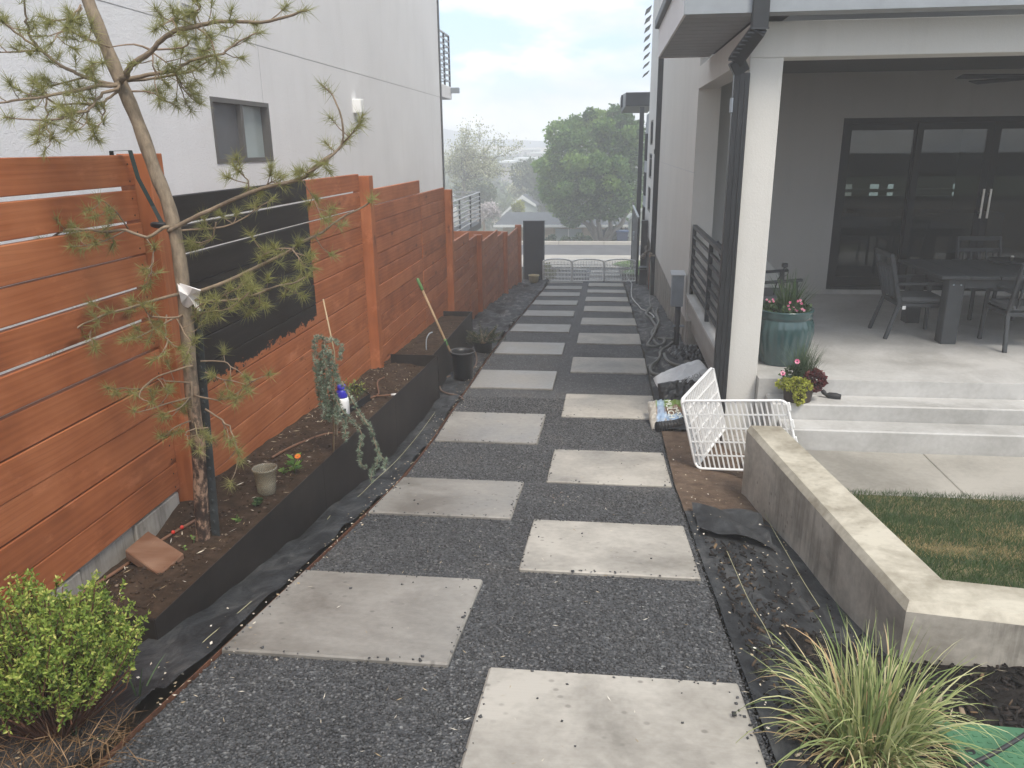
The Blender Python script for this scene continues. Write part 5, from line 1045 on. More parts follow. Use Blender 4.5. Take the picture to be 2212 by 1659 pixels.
hose('electric_cord', 'pale cord winding from the pet gate over the dusty fabric', h3([(445,330),(430,380),(390,430),(410,490),(440,530),(458,560),(450,640),(455,720),(490,780),(540,830),(580,880),(650,910),(700,940),(745,980),(740,1010)]), .011, M_whitecord, .03)
hose('garden_hose', 'thick grey hose coiled at the foot of the utility box', h3([(740,1010),(700,1000),(650,960),(640,930),(665,890),(710,860)])+h3([(650,950),(700,1000),(740,1060),(770,1110),(740,1160),(720,1200),(735,1270),(760,1320),(810,1360),(845,1410)]), .023, M_greyhose, .02)
hose('garden_hose', 'grey hose loop lying in front of the utility box', h3([(800,870),(780,920),(800,1000),(810,1060),(780,1120),(750,1200),(700,1290),(665,1340),(680,1370),(760,1375),(850,1350),(885,1310),(870,1280),(800,1270),(900,1275),(1000,1280)]), .022, M_greyhose, .045)
hose('garden_hose', 'grey hose end curling beside the grey soil bag', h3([(990,1320),(930,1370),(870,1410),(830,1450),(825,1510),(790,1560),(730,1610),(700,1660),(720,1720),(800,1745),(900,1750)]), .022, M_greyhose, .03)
hose('garden_hose', 'grey hose stretch disappearing under the grey soil bag', h3([(880,1470),(900,1530),(950,1580),(1020,1610),(1100,1625)]), .022, M_greyhose, .03)
hp = thing('garden_hose', 'dark hose climbing the downspout from the dusty fabric', 'hose', (1.08, 18, -3)); MB().tube(smooth_line([np.array(v) for v in [(1.09, 18.7, -2.62), (1.10, 18.5, -2.9), (1.09, 18.3, -3.3), (1.07, 17.9, G(17.9)+.06), (1.03, 16.8, G(16.8)+.05), (1.02, 15.4, G(15.4)+.06), (1.03, 14.2, G(14.2)+.06)]], 5), .017, 8).build('tube', M_greyhose, hp, smooth=True)
# black plastic sheet and bags
M_bagb = plain('black_bag_plastic', (.016, .017, .019), .28, .2, bs=.5, bscale=25, bd=.01); M_bagg = plain('grey_bag_plastic', (.56, .57, .58), .4, .10, 9, bs=.5, bscale=40, bd=.006)
def pillow(name, mat, par, c, ex, ey, lx, ly, th, nx=18, ny=12, crease=.012, seedv=0, ez=(0, 0, 1)):
    ex = unit(np.array(ex, float)); ez = np.array(ez, float); ey = np.array(ey, float); ey = unit(ey-ex*np.dot(ex, ey)); ez = np.cross(ex, ey); ez = ez if ez[2] >= 0 else -ez; V = []; F = []
    for sgn in (1, -1):
        base = len(V)
        for j in range(ny+1):
            for i in range(nx+1):
                u = i/nx*2-1; v = j/ny*2-1; e = max(0, (1-u**4)*(1-v**4))**.5
                h = th*e*(.85+.3*mnoise.noise(Vector((u*2+seedv, v*2, sgn))))+crease*mnoise.noise(Vector((u*7+seedv, v*7, 3*sgn)))*(.2+e)
                uu = u*(1-.05*v*v); vv = v*(1-.05*u*u)
                V.append(np.array(c)+ex*uu*lx/2+ey*vv*ly/2+ez*(h*sgn*(1 if sgn > 0 else .45)))
        for j in range(ny):
            for i in range(nx):
                q = [base+j*(nx+1)+i, base+j*(nx+1)+i+1, base+(j+1)*(nx+1)+i+1, base+(j+1)*(nx+1)+i]; F.append(q if sgn > 0 else q[::-1])
    return np_mesh(name, V, F, mat, par, smooth=True), ex, ey, ez
def text(body, mat, par, c, ex, ey, size, name='lettering', ext=.0008):
    cu = bpy.data.curves.new(name, 'FONT'); cu.body = body; cu.size = size; cu.extrude = ext; cu.align_x = 'CENTER'; cu.align_y = 'CENTER'
    o = bpy.data.objects.new(name, cu); COL.objects.link(o); ex = unit(np.array(ex, float)); ey = np.array(ey, float); ey = unit(ey-ex*np.dot(ex, ey)); ez = np.cross(ex, ey)
    dg = bpy.context.evaluated_depsgraph_get(); me = bpy.data.meshes.new_from_object(o.evaluated_get(dg)); bpy.data.objects.remove(o); o = bpy.data.objects.new(name, me); COL.objects.link(o)
    M = Matrix.Identity(4); c = np.array(c)-root_loc(par)
    for i in range(3): M[i][0] = ex[i]; M[i][1] = ey[i]; M[i][2] = ez[i]; M[i][3] = c[i]
    me.materials.clear(); me.materials.append(mat); o.parent = par; o.matrix_local = M; return o
qb = gp(1462, 848, .1)
bg1 = thing('soil_bag', 'black and grey potting soil bag slumped behind the pen panels', 'bag', qb)
sbL, sbR = atY(1425, 838, 8.15), atY(1520, 800, 8.25)
exb = sbR-sbL; cb_ = (sbL+sbR)/2
pillow('bag_top', M_bagg, bg1, cb_+np.array([0, .03, .02]), exb, (0, .9, .4), np.linalg.norm(exb)*1.12, .32, .065, 34, 20, .010, seedv=3)
pillow('bag_front', M_bagb, bg1, cb_+np.array([.02, -.14, -.14]), exb*np.array([1, 1, .3]), (0, .5, .8), np.linalg.norm(exb)*1.05, .36, .09, 30, 20, .04, seedv=8)
M_print = plain('grey_print', (.20, .20, .20), .5, .1)
tq = atY(1492, 816, 7.96); text('TOPSOIL', M_print, bg1, tq, -exb, (0, -.35, -.9), .062)
bs2 = thing('plastic_sheet', 'black plastic bag lying flat behind the grey soil bag', 'plastic bag', gp(1490, 768, .1))
pillow('sheet', M_bagb, bs2, gp(1488, 766, .09), (1, .25, 0), (-.2, 1, .05), .48, .62, .07, 30, 30, .06, seedv=14)
M_clear = plain('cloudy_plastic', (.36, .33, .29), .3, .12, 12, bs=.4, bscale=25)
mbq = atY(1432, 892, 7.2); mbg = thing('mulch_bag', 'half empty printed mulch bag in green blue and brown beside the pen', 'bag', gp(1440, 915, .05))
bc = gp(1440, 897, .09); e1 = unit(gp(1472, 912, .1)-gp(1412, 905, .1)); 
o, ex_, ey_, ez_ = pillow('bag_body', None, mbg, bc, (1, .05, .05), (-.12, 1, .42), .36, .46, .06, 30, 30, .035, seedv=21)
mt, t, b = newmat('printed_mulch_bag'); oc = N(t, 'ShaderNodeTexCoord').outputs['Object']; mpn = N(t, 'ShaderNodeMapping'); mpn.vector_type = 'TEXTURE'
rl_ = Vector(bc-root_loc(mbg)); t.links.new(oc, mpn.inputs['Vector']); mpn.inputs['Location'].default_value = rl_
s = sep(t, mpn.outputs[0]); nn = noise(t, oc, 11, 4)
yy_ = mth(t, 'ADD', s[1], mth(t, 'MULTIPLY', mth(t, 'SUBTRACT', nn, .5), .12)); 
c = ramp(t, mth(t, 'ADD', mth(t, 'MULTIPLY', yy_, 2.4), .5), [(.0, (.38, .34, .29)), (.16, (.37, .33, .28)), (.2, (.30, .42, .60)), (.36, (.30, .40, .52)), (.42, (.16, .095, .06)), (.62, (.20, .13, .08)), (.66, (.16, .24, .05)), (1, (.20, .28, .06))])
cl = ramp(t, mth(t, 'ADD', mth(t, 'MULTIPLY', s[0], 2.4), .5), [(.22, (1, 1, 1)), (.27, (0, 0, 0))]); c = mixc(t, cl, c, (.42, .39, .34))
bl2 = ramp(t, mth(t, 'ADD', mth(t, 'MULTIPLY', s[0], 2.4), .5), [(.26, (0, 0, 0)), (.28, (1, 1, 1)), (.42, (1, 1, 1)), (.47, (0, 0, 0))]); c = mixc(t, mth(t, 'MULTIPLY', bl2, .8), c, (.33, .45, .62))
t.links.new(c, b.inputs['Base Color']); b.inputs['Roughness'].default_value = .3; bump(t, b, noise(t, oc, 25, 5), .5, .01); o.data.materials.append(mt)
M_white_print = plain('white_print', (.75, .78, .70), .5, .03); M_green_print = plain('green_print', (.22, .36, .05), .5, .08)
text('MULCH', M_white_print, mbg, atY(1446, 888, bc[1]-.02)+np.array([0, -.02, .03]), (.1, -.9, -.35), (.9, .1, .1), .085); text('MAX', M_white_print, mbg, atY(1464, 896, bc[1]-.03)+np.array([0, -.02, .03]), (.35, -.8, -.4), (.9, .3, .1), .07)
cpn = smooth_line([gp(1418, 922, .05), gp(1440, 920, .05), gp(1465, 916, .05), gp(1490, 905, .06)], 8); dpp = thing('drain_pipe', 'black corrugated drain pipe end under the mulch bag', 'pipe', cpn[0])
MB().tube(cpn, [.048+.006*(i % 2) for i in range(len(cpn))], 14).build('pipe', M_rubber, dpp)
# stepping blocks by the column foot
fb_ = thing('concrete_footing', 'tan concrete footing block at the foot of the column', 'footing', (1.3, 7.2, -2.75)); MB().cbox(1.16, 1.54, 7.02, 7.33, -2.9, -2.66, .012).build('block', M_found, fb_)
# ================================================================== POTS ON THE PATIO
tp0 = np.array([1.80, 7.86, PZ]); tpot = thing('glazed_pot', 'big teal glazed fluted pot at the patio corner', 'pot', tp0)
mt, t, b = newmat('teal_glaze'); p = pos(t); c = ramp(t, noise(t, mapped(t, p, (3, 3, .8)), 4, 5), [(.3, (.022, .055, .058)), (.6, (.042, .088, .090)), (.8, (.085, .135, .13))]); t.links.new(c, b.inputs['Base Color']); b.inputs['Roughness'].default_value = .14; b.inputs['Coat Weight'].default_value = .5
MB().lathe([(.20,0),(.21,.01),(.235,.08,.03),(.275,.20,.045),(.295,.32,.045),(.290,.40,.04),(.270,.455,.02),(.258,.47),(.268,.475),(.268,.50),(.268,.53),(.276,.545),(.270,.555),(.25,.55),(.24,.49)], tp0, 96, nf=24).build('pot_body', mt, tpot, smooth=True)
MB().lathe([(.245,.49),(.2,.50),(.01,.505)], tp0, 24).build('potting_soil', M_soil, tpot)
def flowers(par, cs, r, mat, ctr): 
    for c_ in cs: flower(par, c_, r, mat, 8, (random.uniform(-.4, .4), -.8, .6), ctr)
M_pink = leafmat('pink_petals', [(0, (.62, .09, .22)), (.5, (.75, .22, .36)), (1, (.85, .55, .62))]); M_dark = plain('dark_flower_eye', (.06, .01, .02), .7, .1)
tpl = thing('pot_plants', 'spiky grass and pink geraniums growing in the teal pot', 'plant', tp0+np.array([0, 0, .5]))
n_ = 120; P = np.repeat([tp0+np.array([.03, -.05, .49])], n_, 0)+RNG.normal(size=(n_, 3))*[.03, .03, 0]; D = RNG.normal(size=(n_, 3))*[.45, .35, 0]+np.array([0, 0, 1.]); V, F, idx = arc_blades(P, D, .25+.25*RNG.random(n_), .010, .3, 5); np_mesh('spike_blades', V, F, M_leafd, tpl, RNG.random(n_)[idx])
n_ = 520; a = RNG.random(n_)*6.28; r_ = .24*np.sqrt(RNG.random(n_)); P = np.stack([tp0[0]+r_*np.cos(a), tp0[1]+r_*np.sin(a), tp0[2]+.50+.09*RNG.random(n_)], 1); V, F = blades(P, unit(RNG.normal(size=(n_, 3))+np.array([0, -.2, .5])), .045, .035); np_mesh('foliage', V, F, M_leafd, tpl, RNG.random(n_))
for k in range(13): flower(tpl, atY(random.uniform(1702, 1738), random.uniform(648, 673), tp0[1]-.17), .016, M_pink, 5, (random.uniform(-.3, .3), -.9, .4), M_pink)
for k in range(4): flower(tpl, atY(random.uniform(1655, 1672), random.uniform(636, 652), tp0[1]-.05), .014, M_pink, 5, (0, -.9, .4), M_pink)
fp0 = np.array([1.80, 7.055, -2.266]); fpot = thing('flower_pot', 'dark brown plastic flower pot on the top step', 'pot', fp0)
MB().lathe([(.115,0),(.118,.005),(.122,.02),(.119,.024),(.135,.12),(.145,.165),(.150,.168),(.150,.18),(.14,.18),(.13,.14)], fp0, 32).build('pot_body', plain('dark_brown_plastic', (.045, .033, .027), .5, .12), fpot, smooth=True)
MB().lathe([(.138,.15),(.10,.16),(.01,.165)], fp0, 20).build('potting_soil', M_soil, fpot)
fpl = thing('pot_plants', 'yellow creeping leaves, plum foliage and pink flowers filling the brown pot', 'plant', fp0+np.array([0, 0, .17]))
M_lemon = leafmat('yellow_green_leaves', [(0, (.22, .26, .04)), (.5, (.40, .42, .06)), (1, (.58, .58, .14))]); M_plum = leafmat('plum_leaves', [(0, (.07, .02, .022)), (.6, (.15, .045, .05)), (1, (.25, .09, .08))])
def blob(par, name, mat, c, r, n, l, w): 
    d = unit(RNG.normal(size=(n, 3))); P = np.array(c)+d*np.array(r)*(.5+.5*RNG.random((n, 1))**.5); V, F = blades(P, unit(d+RNG.normal(size=(n, 3))*.6), l*(.7+.6*RNG.random(n)), w); return np_mesh(name, V, F, mat, par, np.clip(RNG.normal(.5, .25, n), 0, 1))
blob(fpl, 'yellow_foliage', M_lemon, fp0+np.array([-.03, -.09, .17]), (.13, .08, .06), 620, .025, .023); blob(fpl, 'trailing_foliage', M_lemon, fp0+np.array([-.02, -.15, .09]), (.045, .03, .09), 260, .024, .022); blob(fpl, 'yellow_foliage', M_lemon, fp0+np.array([-.14, -.06, .17]), (.07, .05, .04), 120, .03, .028)
blob(fpl, 'plum_foliage', M_plum, fp0+np.array([.12, -.03, .20]), (.09, .085, .09), 700, .035, .032); blob(fpl, 'green_foliage', M_leafd, fp0+np.array([-.05, .02, .23]), (.10, .07, .07), 260, .035, .03)
n_ = 360; P = np.repeat([fp0+np.array([.03, .02, .17])], n_, 0)+RNG.normal(size=(n_, 3))*[.035, .03, 0]; D = RNG.normal(size=(n_, 3))*[.28, .28, 0]+np.array([.05, 0, 1.]); V, F, idx = arc_blades(P, D, .22+.20*RNG.random(n_), .0035, .3+.5*RNG.random(n_), 5); np_mesh('fine_grass', V, F, M_leafd, fpl, RNG.random(n_)[idx])
for px, py in ((1722, 781), (1691, 806)): flower(fpl, atY(px, py, fp0[1]-.16), .026, M_pink, 9, (0, -.9, .45), M_dark)
nz_ = thing('hose_nozzle', 'small black hose sprayer lying on the step beside the flower pot', 'nozzle', (2.12, 7.13, -2.266))
MB().tube([(2.04, 7.16, -2.20), (2.055, 7.15, -2.215), (2.075, 7.145, -2.235), (2.10, 7.14, -2.24), (2.16, 7.12, -2.243), (2.20, 7.11, -2.245)], [.016, .022, .016, .028, .032, .024], 12).build('nozzle_body', M_rubber, nz_, smooth=True)
# ================================================================== PATIO FURNITURE
M_wicker = plain('charcoal_painted_wood', (.042, .047, .052), .55, .15, bs=.1, bscale=60); M_cush = plain('grey_cushion', (.11, .115, .12), .95, .08, 20, bs=.2, bscale=300, bd=.002)
tb_ = thing('patio_table', 'long charcoal dining table with thick square legs on the patio', 'table', (4.7, 9.3, PZ))
TZ = PZ+.752; x0, x1, y0, y1 = 3.56, 5.95, 8.68, 9.98
for i in range(8): a = x0+(x1-x0)*i/8; MB().cbox(a+.003, x0+(x1-x0)*(i+1)/8-.003, y0, y1, TZ-.035, TZ, .004).build('plank', M_wicker, tb_)
for x in (3.67, 5.69):
    for y in (8.73, 9.78): MB().cbox(x, x+.165, y, y+.165, PZ, TZ-.036, .008).build('leg', M_wicker, tb_)
MB().box(3.835, 5.69, 8.76, 8.80, TZ-.14, TZ-.036).box(3.835, 5.69, 9.86, 9.90, TZ-.14, TZ-.036).box(3.70, 3.74, 8.895, 9.78, TZ-.14, TZ-.036).box(5.78, 5.82, 8.895, 9.78, TZ-.14, TZ-.036).build('apron', M_wicker, tb_)
mb = MB()
for x in (3.715, 3.79): mb.tube([(x, 8.73, TZ-.10), (x, 8.722, TZ-.10)], .009, 8)
mb.build('bolt', M_grey, tb_)
ls = thing('serving_tray', 'round black tray with a small chrome knob on the patio table', 'tray', (4.75, 9.75, TZ)); MB().lathe([(.21, .0), (.25, .012), (.255, .03), (.245, .03), (.2, .016), (.01, .014)], (4.75, 9.75, TZ+.001), 36).build('tray_body', M_black, ls, smooth=True); MB().lathe([(.012, .014), (.012, .05), (.018, .052), (.018, .075), (.01, .08)], (4.75, 9.75, TZ), 14).build('knob', M_steelb, ls, smooth=True)
def chair(label, loc, rz, first=None):
    t_ = thing('patio_chair', label, 'chair', loc, rz, 'charcoal armchairs round the patio table')     # local: facing +Y
    for sx in (-1, 1):
        MB().beam((sx*.25, -.25, .40), (sx*.27, -.36, 0), .038, .038, up=(1, 0, 0), c=.004).build('leg', M_wicker, t_, local=True); MB().beam((sx*.25, .24, .62), (sx*.25, .26, 0), .038, .038, up=(1, 0, 0), c=.004).build('leg', M_wicker, t_, local=True)
        MB().beam((sx*.25, -.24, .38), (sx*.255, -.40, .95), .042, .030, up=(1, 0, 0), c=.004).build('back_post', M_wicker, t_, local=True)
        MB().beam((sx*.255, -.31, .62), (sx*.255, .27, .635), .05, .026, up=(0, 0, 1), c=.004).build('armrest', M_wicker, t_, local=True)
    MB().beam((-.25, -.393, .925), (.25, -.393, .925), .022, .055, up=(0, 0, 1), c=.004).build('top_rail', M_wicker, t_, local=True); MB().beam((-.25, -.352, .785), (.25, -.352, .785), .022, .045, c=.004).build('cross_rail', M_wicker, t_, local=True)
    for i in range(5): x = -.18+.09*i; MB().beam((x, -.348, .765), (x, -.27, .45), .03, .014, up=(1, 0, 0)).build('slat', M_wicker, t_, local=True)
    MB().cbox(-.25, .25, -.25, .26, .36, .405, .004).build('seat', M_wicker, t_, local=True); MB().cbox(-.235, .235, -.23, .25, .407, .465, .02).build('cushion', M_cush, t_, local=True)
    return t_
chair('dark armchair at the near end of the table seen from its side', (3.52, 9.20, PZ), -math.pi/2)
chair('slat backed chair on the door side of the patio table', (4.76, 10.28, PZ), math.pi)
chair('chair pushed in on the lawn side of the patio table', (4.45, 8.76, PZ), 0)
tieq = thing('label_tag', 'white tag hanging from the near end patio chair', 'tag', (3.33, 8.93, PZ+.38)); MB().box(3.30, 3.335, 8.925, 8.928, PZ+.34, PZ+.38).build('tag', M_plastic, tieq)
tie2 = thing('label_tag', 'white paper tag under the lawn side patio chair', 'tag', (4.68, 8.5, PZ+.36)); MB().add([(4.60, 8.46, PZ+.40), (4.74, 8.46, PZ+.44), (4.74, 8.47, PZ+.30), (4.66, 8.465, PZ+.36)], [(0, 1, 2, 3)]).build('tag', M_plastic, tie2)
ac = thing('lounge_chair', 'black framed patio lounge chair with grey cushions behind the teal pot', 'chair', (1.85, 9.3, PZ))
for y in (8.92, 9.62):
    MB().beam((1.50, y, PZ+.60), (2.20, y, PZ+.66), .06, .028, up=(0, 0, 1), c=.004).build('armrest', M_wicker, ac); MB().beam((2.13, y, PZ+.64), (2.16, y, PZ), .05, .05, up=(0, 1, 0), c=.004).build('leg', M_wicker, ac); MB().beam((1.58, y, PZ+.60), (1.50, y, PZ), .05, .05, up=(0, 1, 0), c=.004).build('leg', M_wicker, ac); MB().beam((1.62, y, PZ+.30), (1.34, y, PZ+1.0), .05, .04, up=(0, 1, 0), c=.004).build('back_post', M_wicker, ac)
MB().beam((1.36, 8.92, PZ+.96), (1.36, 9.62, PZ+.96), .04, .05, c=.004).beam((1.42, 8.92, PZ+.8), (1.42, 9.62, PZ+.8), .03, .04, c=.004).build('top_rail', M_wicker, ac); MB().box(1.6, 2.2, 8.95, 9.59, PZ+.28, PZ+.33).build('seat', M_wicker, ac); MB().cbox(1.6, 2.2, 8.96, 9.58, PZ+.332, PZ+.46, .03).build('cushion', M_cush, ac)
wcu = thing('white_cushion', 'large pale cushion leaning by the black lounge chair', 'cushion', (2.3, 10.3, PZ)); MB().chexa([(1.75, 10.05, PZ), (2.62, 10.5, PZ), (2.58, 10.62, PZ), (1.7, 10.2, PZ), (1.75, 10.2, PZ+.62), (2.15, 10.45, PZ+.66), (2.12, 10.55, PZ+.66), (1.7, 10.32, PZ+.62)], .03).build('cushion', plain('pale_cushion', (.5, .5, .48), .9, .05), wcu)
scb = atY(1695, 575, 9.1); sc = thing('string_light_stake', 'black stake with a small plug box rising behind the teal pot', 'stake', (scb[0], 9.1, PZ)); MB().tube(smooth_line([np.array([scb[0]-.11, 9.1, PZ+.35]), atY(1678, 610, 9.1), atY(1690, 590, 9.1), scb], 4), .008, 6).tube(smooth_line([scb, atY(1703, 590, 9.08), atY(1690, 600, 9.08), atY(1682, 612, 9.08)], 4), .004, 6).build('stake_rod', M_black, sc, smooth=True); MB().cbox(scb[0]-.03, scb[0]+.03, 9.07, 9.13, scb[2]-.01, scb[2]+.035, .004).build('plug_box', M_black, sc)
# ceiling fan
fn = thing('ceiling_fan', 'black ceiling fan hanging under the patio ceiling', 'fan', (4.75, 9.6, .9)); MB().tube([(4.75, 9.6, .90), (4.75, 9.6, .74)], .02, 8).lathe([(.06, .60), (.13, .62), (.14, .70), (.08, .75)], (4.75, 9.6, 0), 24).build('motor', M_black, fn, smooth=True)
for k in range(5):
    a = math.pi+.12+k*2*math.pi/5; d = np.array([math.cos(a), math.sin(a), 0]); sd_ = np.array([-d[1], d[0], 0]); c_ = np.array([4.75, 9.6, .655]); MB().hexa([c_+d*.12-sd_*.045-np.array([0,0,.012]), c_+d*.12+sd_*.045+np.array([0,0,.012]), c_+d*1.0+sd_*.07+np.array([0,0,.015]), c_+d*1.0-sd_*.07-np.array([0,0,.015])]+[q+np.array([0, 0, .01]) for q in (c_+d*.12-sd_*.045-np.array([0,0,.012]), c_+d*.12+sd_*.045+np.array([0,0,.012]), c_+d*1.0+sd_*.07+np.array([0,0,.015]), c_+d*1.0-sd_*.07-np.array([0,0,.015]))]).build('blade', M_black, fn)
# small dark tag lying on the nearest slab
tq = gp(1888, 2810*.5486, .03) if False else atZ(1586, 1541, G(2.4)+.03); dk = thing('plastic_chip', 'small dark square plastic chip on the nearest right slab', 'chip', tq); MB().cbox(tq[0]-.008, tq[0]+.008, tq[1]-.01, tq[1]+.01, tq[2]-.006, tq[2]+.002, .001).build('chip', M_rubber, dk)
# ================================================================== STREET AND BEYOND
M_asph = plain('asphalt', (.11, .11, .115), .9, .18, 1.5, bs=.3, bscale=60); M_side = plain('sidewalk_concrete', (.40, .375, .33), .85, .08, .8)
def sheet(name, x0, x1, ys, dz, mat, n=9): return tag(grid_mesh(name, list(np.linspace(x0, x1, n)), ys, lambda x, y: G(y)+dz, mat), kind='structure')
sheet('sidewalk', -30, 30, [30.25, 31, 32, 33, 34, 35.3], .02, M_side); sheet('road', -60, 60, [36.9, 38, 39.5, 41, 42.5, 43.5], .0, M_asph)
cu = thing('kerb', 'pale concrete kerb along the far side of the street', 'kerb', (0, 43.6, G(43.6)))
for i in range(24): x = -30+i*2.5; MB().chexa([(x, 43.45, G(43.5)-.1), (x+2.48, 43.45, G(43.5)-.1), (x+2.48, 43.9, G(43.9)-.1), (x, 43.9, G(43.9)-.1), (x, 43.5, G(43.5)+.17), (x+2.48, 43.5, G(43.5)+.17), (x+2.48, 43.9, G(43.5)+.17), (x, 43.9, G(43.5)+.17)], .02).build('kerb_stone', M_side, cu)
sheet('driveway_apron', -14, 14, [35.3, 36, 36.95], .024, M_side)
M_lawnfar = plain('front_lawn', (.11, .17, .045), .95, .25, 5)
lp = [(.35, 31.2), (.8, 30.3), (4, 30.0), (9, 30.0), (9, 33.4), (1.1, 33.2), (.55, 32.4)]
tag(MB().add([(x, y, G(y)+.05) for x, y in lp], [tuple(range(len(lp)))]).build('front_lawn', M_lawnfar), kind='structure')
lp = [(.75, 26.2), (1.6, 26.0), (9, 27.5), (9, 29.2), (.95, 29.0), (.65, 27.6)]
tag(MB().add([(x, y, G(y)+.05) for x, y in lp], [tuple(range(len(lp)))]).build('front_lawn', M_lawnfar), kind='structure')
def leafcloud(n, cs, rs, size, mat, name, par, shell=.55, flat=1.0):
    cs = np.array(cs, float); rs = np.array(rs, float); w = np.prod(rs, 1)**.67; k = RNG.choice(len(cs), n, p=w/w.sum()); d = unit(RNG.normal(size=(n, 3))); R_ = (shell+(1-shell)*RNG.random((n, 1)))*(1+.13*RNG.normal(size=(n, 1)))
    P = cs[k]+d*rs[k]*R_; D = unit(d+RNG.normal(size=(n, 3))*.9); V, F = blades(P, D, size*(.6+.8*RNG.random(n)), size*.75*(.6+.8*RNG.random(n))); 
    v = np.clip(.5+.26*RNG.normal(size=len(cs))[k]+.2*RNG.normal(size=n), 0, 1); return tag(np_mesh(name, V, F, mat, par, v), kind='stuff')
M_maple = leafmat('maple_leaves', [(0, (.06, .12, .035)), (.5, (.13, .235, .065)), (1, (.25, .37, .10))], .4); M_far = leafmat('distant_leaves', [(0, (.03, .055, .02)), (.5, (.065, .10, .035)), (1, (.13, .17, .06))], .2); M_airy = leafmat('budding_leaves', [(0, (.20, .21, .10)), (.5, (.36, .37, .20)), (1, (.58, .58, .42))], .2); M_yell = leafmat('yellow_green_shrub_leaves', [(0, (.16, .19, .03)), (1, (.36, .38, .08))], .2); M_lilac = leafmat('pale_blossom', [(0, (.30, .27, .25)), (1, (.62, .56, .56))], .2); M_junip = leafmat('juniper_hedge', [(0, (.03, .06, .03)), (1, (.09, .14, .07))], .1)
def limb(mb, a, b_, r0, r1, wig=.1, k=6):
    a = np.array(a, float); b_ = np.array(b_, float); P = [a+(b_-a)*i/k+RNG.normal(size=3)*wig*(0 < i < k) for i in range(k+1)]; mb.tube(P, [r0+(r1-r0)*i/k for i in range(k+1)], 7); return P
# the big street tree
ty = 46.8; tb0 = atY(1300, 520, ty); bt = thing('street_tree', 'large dense green multi stemmed tree across the street', 'tree', tb0)
mb = MB()
for px0, px1, py1 in ((1288, 1268, 440), (1297, 1290, 400), (1306, 1330, 420), (1312, 1370, 440), (1292, 1235, 430)):
    q = limb(mb, atY(px0, 522, ty), atY(px1, py1, ty), .17, .09, .06); limb(mb, q[-1], q[-1]+RNG.normal(size=3)*[1, .8, .3]+np.array([0, 0, 2.2]), .09, .03, .1)
mb.build('trunk', plain('pale_grey_bark', (.27, .25, .22), .9, .2, 6), bt, smooth=True)
CPX0 = [(1210,290,34,.0),(1245,275,30,.3),(1290,262,30,.2),(1335,255,32,.4),(1365,285,30,.0),(1215,340,40,-.5),(1265,320,46,-.8),(1320,315,48,-.6),(1362,335,34,0),(1200,395,42,-.3),(1250,385,48,-1),(1310,385,52,-1.2),(1360,395,36,-.3),(1215,435,38,-.6),(1265,440,42,-1.1),(1318,440,44,-1.4),(1363,430,30,-.2),(1235,470,26,-.8),(1290,470,24,-1.3),(1225,300,24,-.9),(1300,285,26,-1.0),(1345,300,26,-.9),(1345,265,20,-.6),(1190,350,22,-.6),(1240,350,24,-1.7),(1290,352,26,-2.0),(1330,360,26,-1.8),(1275,405,26,-2.1),(1225,410,24,-1.5),(1340,415,24,-1.8),(1185,420,20,-.5),(1332,245,17,0),(1275,250,16,0),(1375,360,20,-.4),(1385,310,18,0)]
CPX = [(x, y, r*.82, d) for x, y, r, d in CPX0 if y < 465 or x < 1240]+[(x+random.uniform(-26, 26), y+random.uniform(-22, 22), random.uniform(9, 17), d-random.uniform(.2, 1.2)) for x, y, r, d in CPX0 if 1180 < x < 1375 and 262 < y < 450]
cs = [atY(x, y, ty+dz) for x, y, r, dz in CPX]; rs = [np.array([1, .9, .85])*r*ty/1680 for x, y, r, dz in CPX]
leafcloud(46000, cs, rs, .19, M_maple, 'crown', bt, .74)
# airy tree at the left
ay = 60; a0 = atY(1000, 432, ay); at_ = thing('airy_tree', 'thin leaved pale tree behind the neighbour deck', 'tree', a0); mb = MB(); tips = []
q = limb(mb, a0, atY(1003, 385, ay), .16, .12, .03)
for px, py in ((965,340),(985,315),(1010,300),(1040,290),(1065,305),(1090,335),(1100,370),(1050,340),(1020,330),(975,370),(1075,365),(1030,360)):
    s_ = limb(mb, q[-2]+(q[-1]-q[-2])*random.random(), atY(px, py, ay+random.uniform(-1.2, 1.2)), .07, .02, .16)
    for k in range(9):
        e = s_[random.randint(2, 6)]; f_ = limb(mb, e, e+RNG.normal(size=3)*[.75, .6, .6]+np.array([0, 0, .35]), .022, .008, .06, 4); tips += f_[1:]
mb.build('trunk', plain('dark_twig_bark', (.13, .12, .10), .9, .2), at_)
tips = np.array(tips); idx = RNG.integers(0, len(tips), 8500); P = tips[idx]+RNG.normal(size=(8500, 3))*.26; V, F = blades(P, rdirs(8500), .13, .10); tag(np_mesh('crown', V, F, M_airy, at_, RNG.random(8500)), kind='stuff')
def bush(name, label, px, py, y, rpx, mat, n, size, cat='shrub', squash=.8, group=None, k=6):
    c = atY(px, py, y); r = rpx*y/1680; t_ = thing(name, label, cat, c-np.array([0, 0, r]), group=group); cs = [c+RNG.normal(size=3)*[.45*r, .3*r, .3*r] for _ in range(k)]; leafcloud(n, cs, [np.array([.62, .6, .55*squash/.8])*r]*k, size, mat, 'foliage', t_, .5)
    mbx = MB().tube([c-np.array([0, 0, r*1.6]), c], [.12*r, .05*r], 6); mbx.build('stem', M_twig, t_); return t_
bush('dark_tree', 'dark green conical tree left of the big street tree', 1150, 385, 78, 32, M_far, 4200, .30, 'tree', 1.2)
bush('yellow_shrub', 'yellow green round shrub before the grey gable roof', 1124, 452, 60, 15, M_yell, 1500, .16)
bush('blossom_shrub', 'pale blossoming shrub seen through the deck railing end', 1045, 462, 56, 26, M_lilac, 1800, .13)
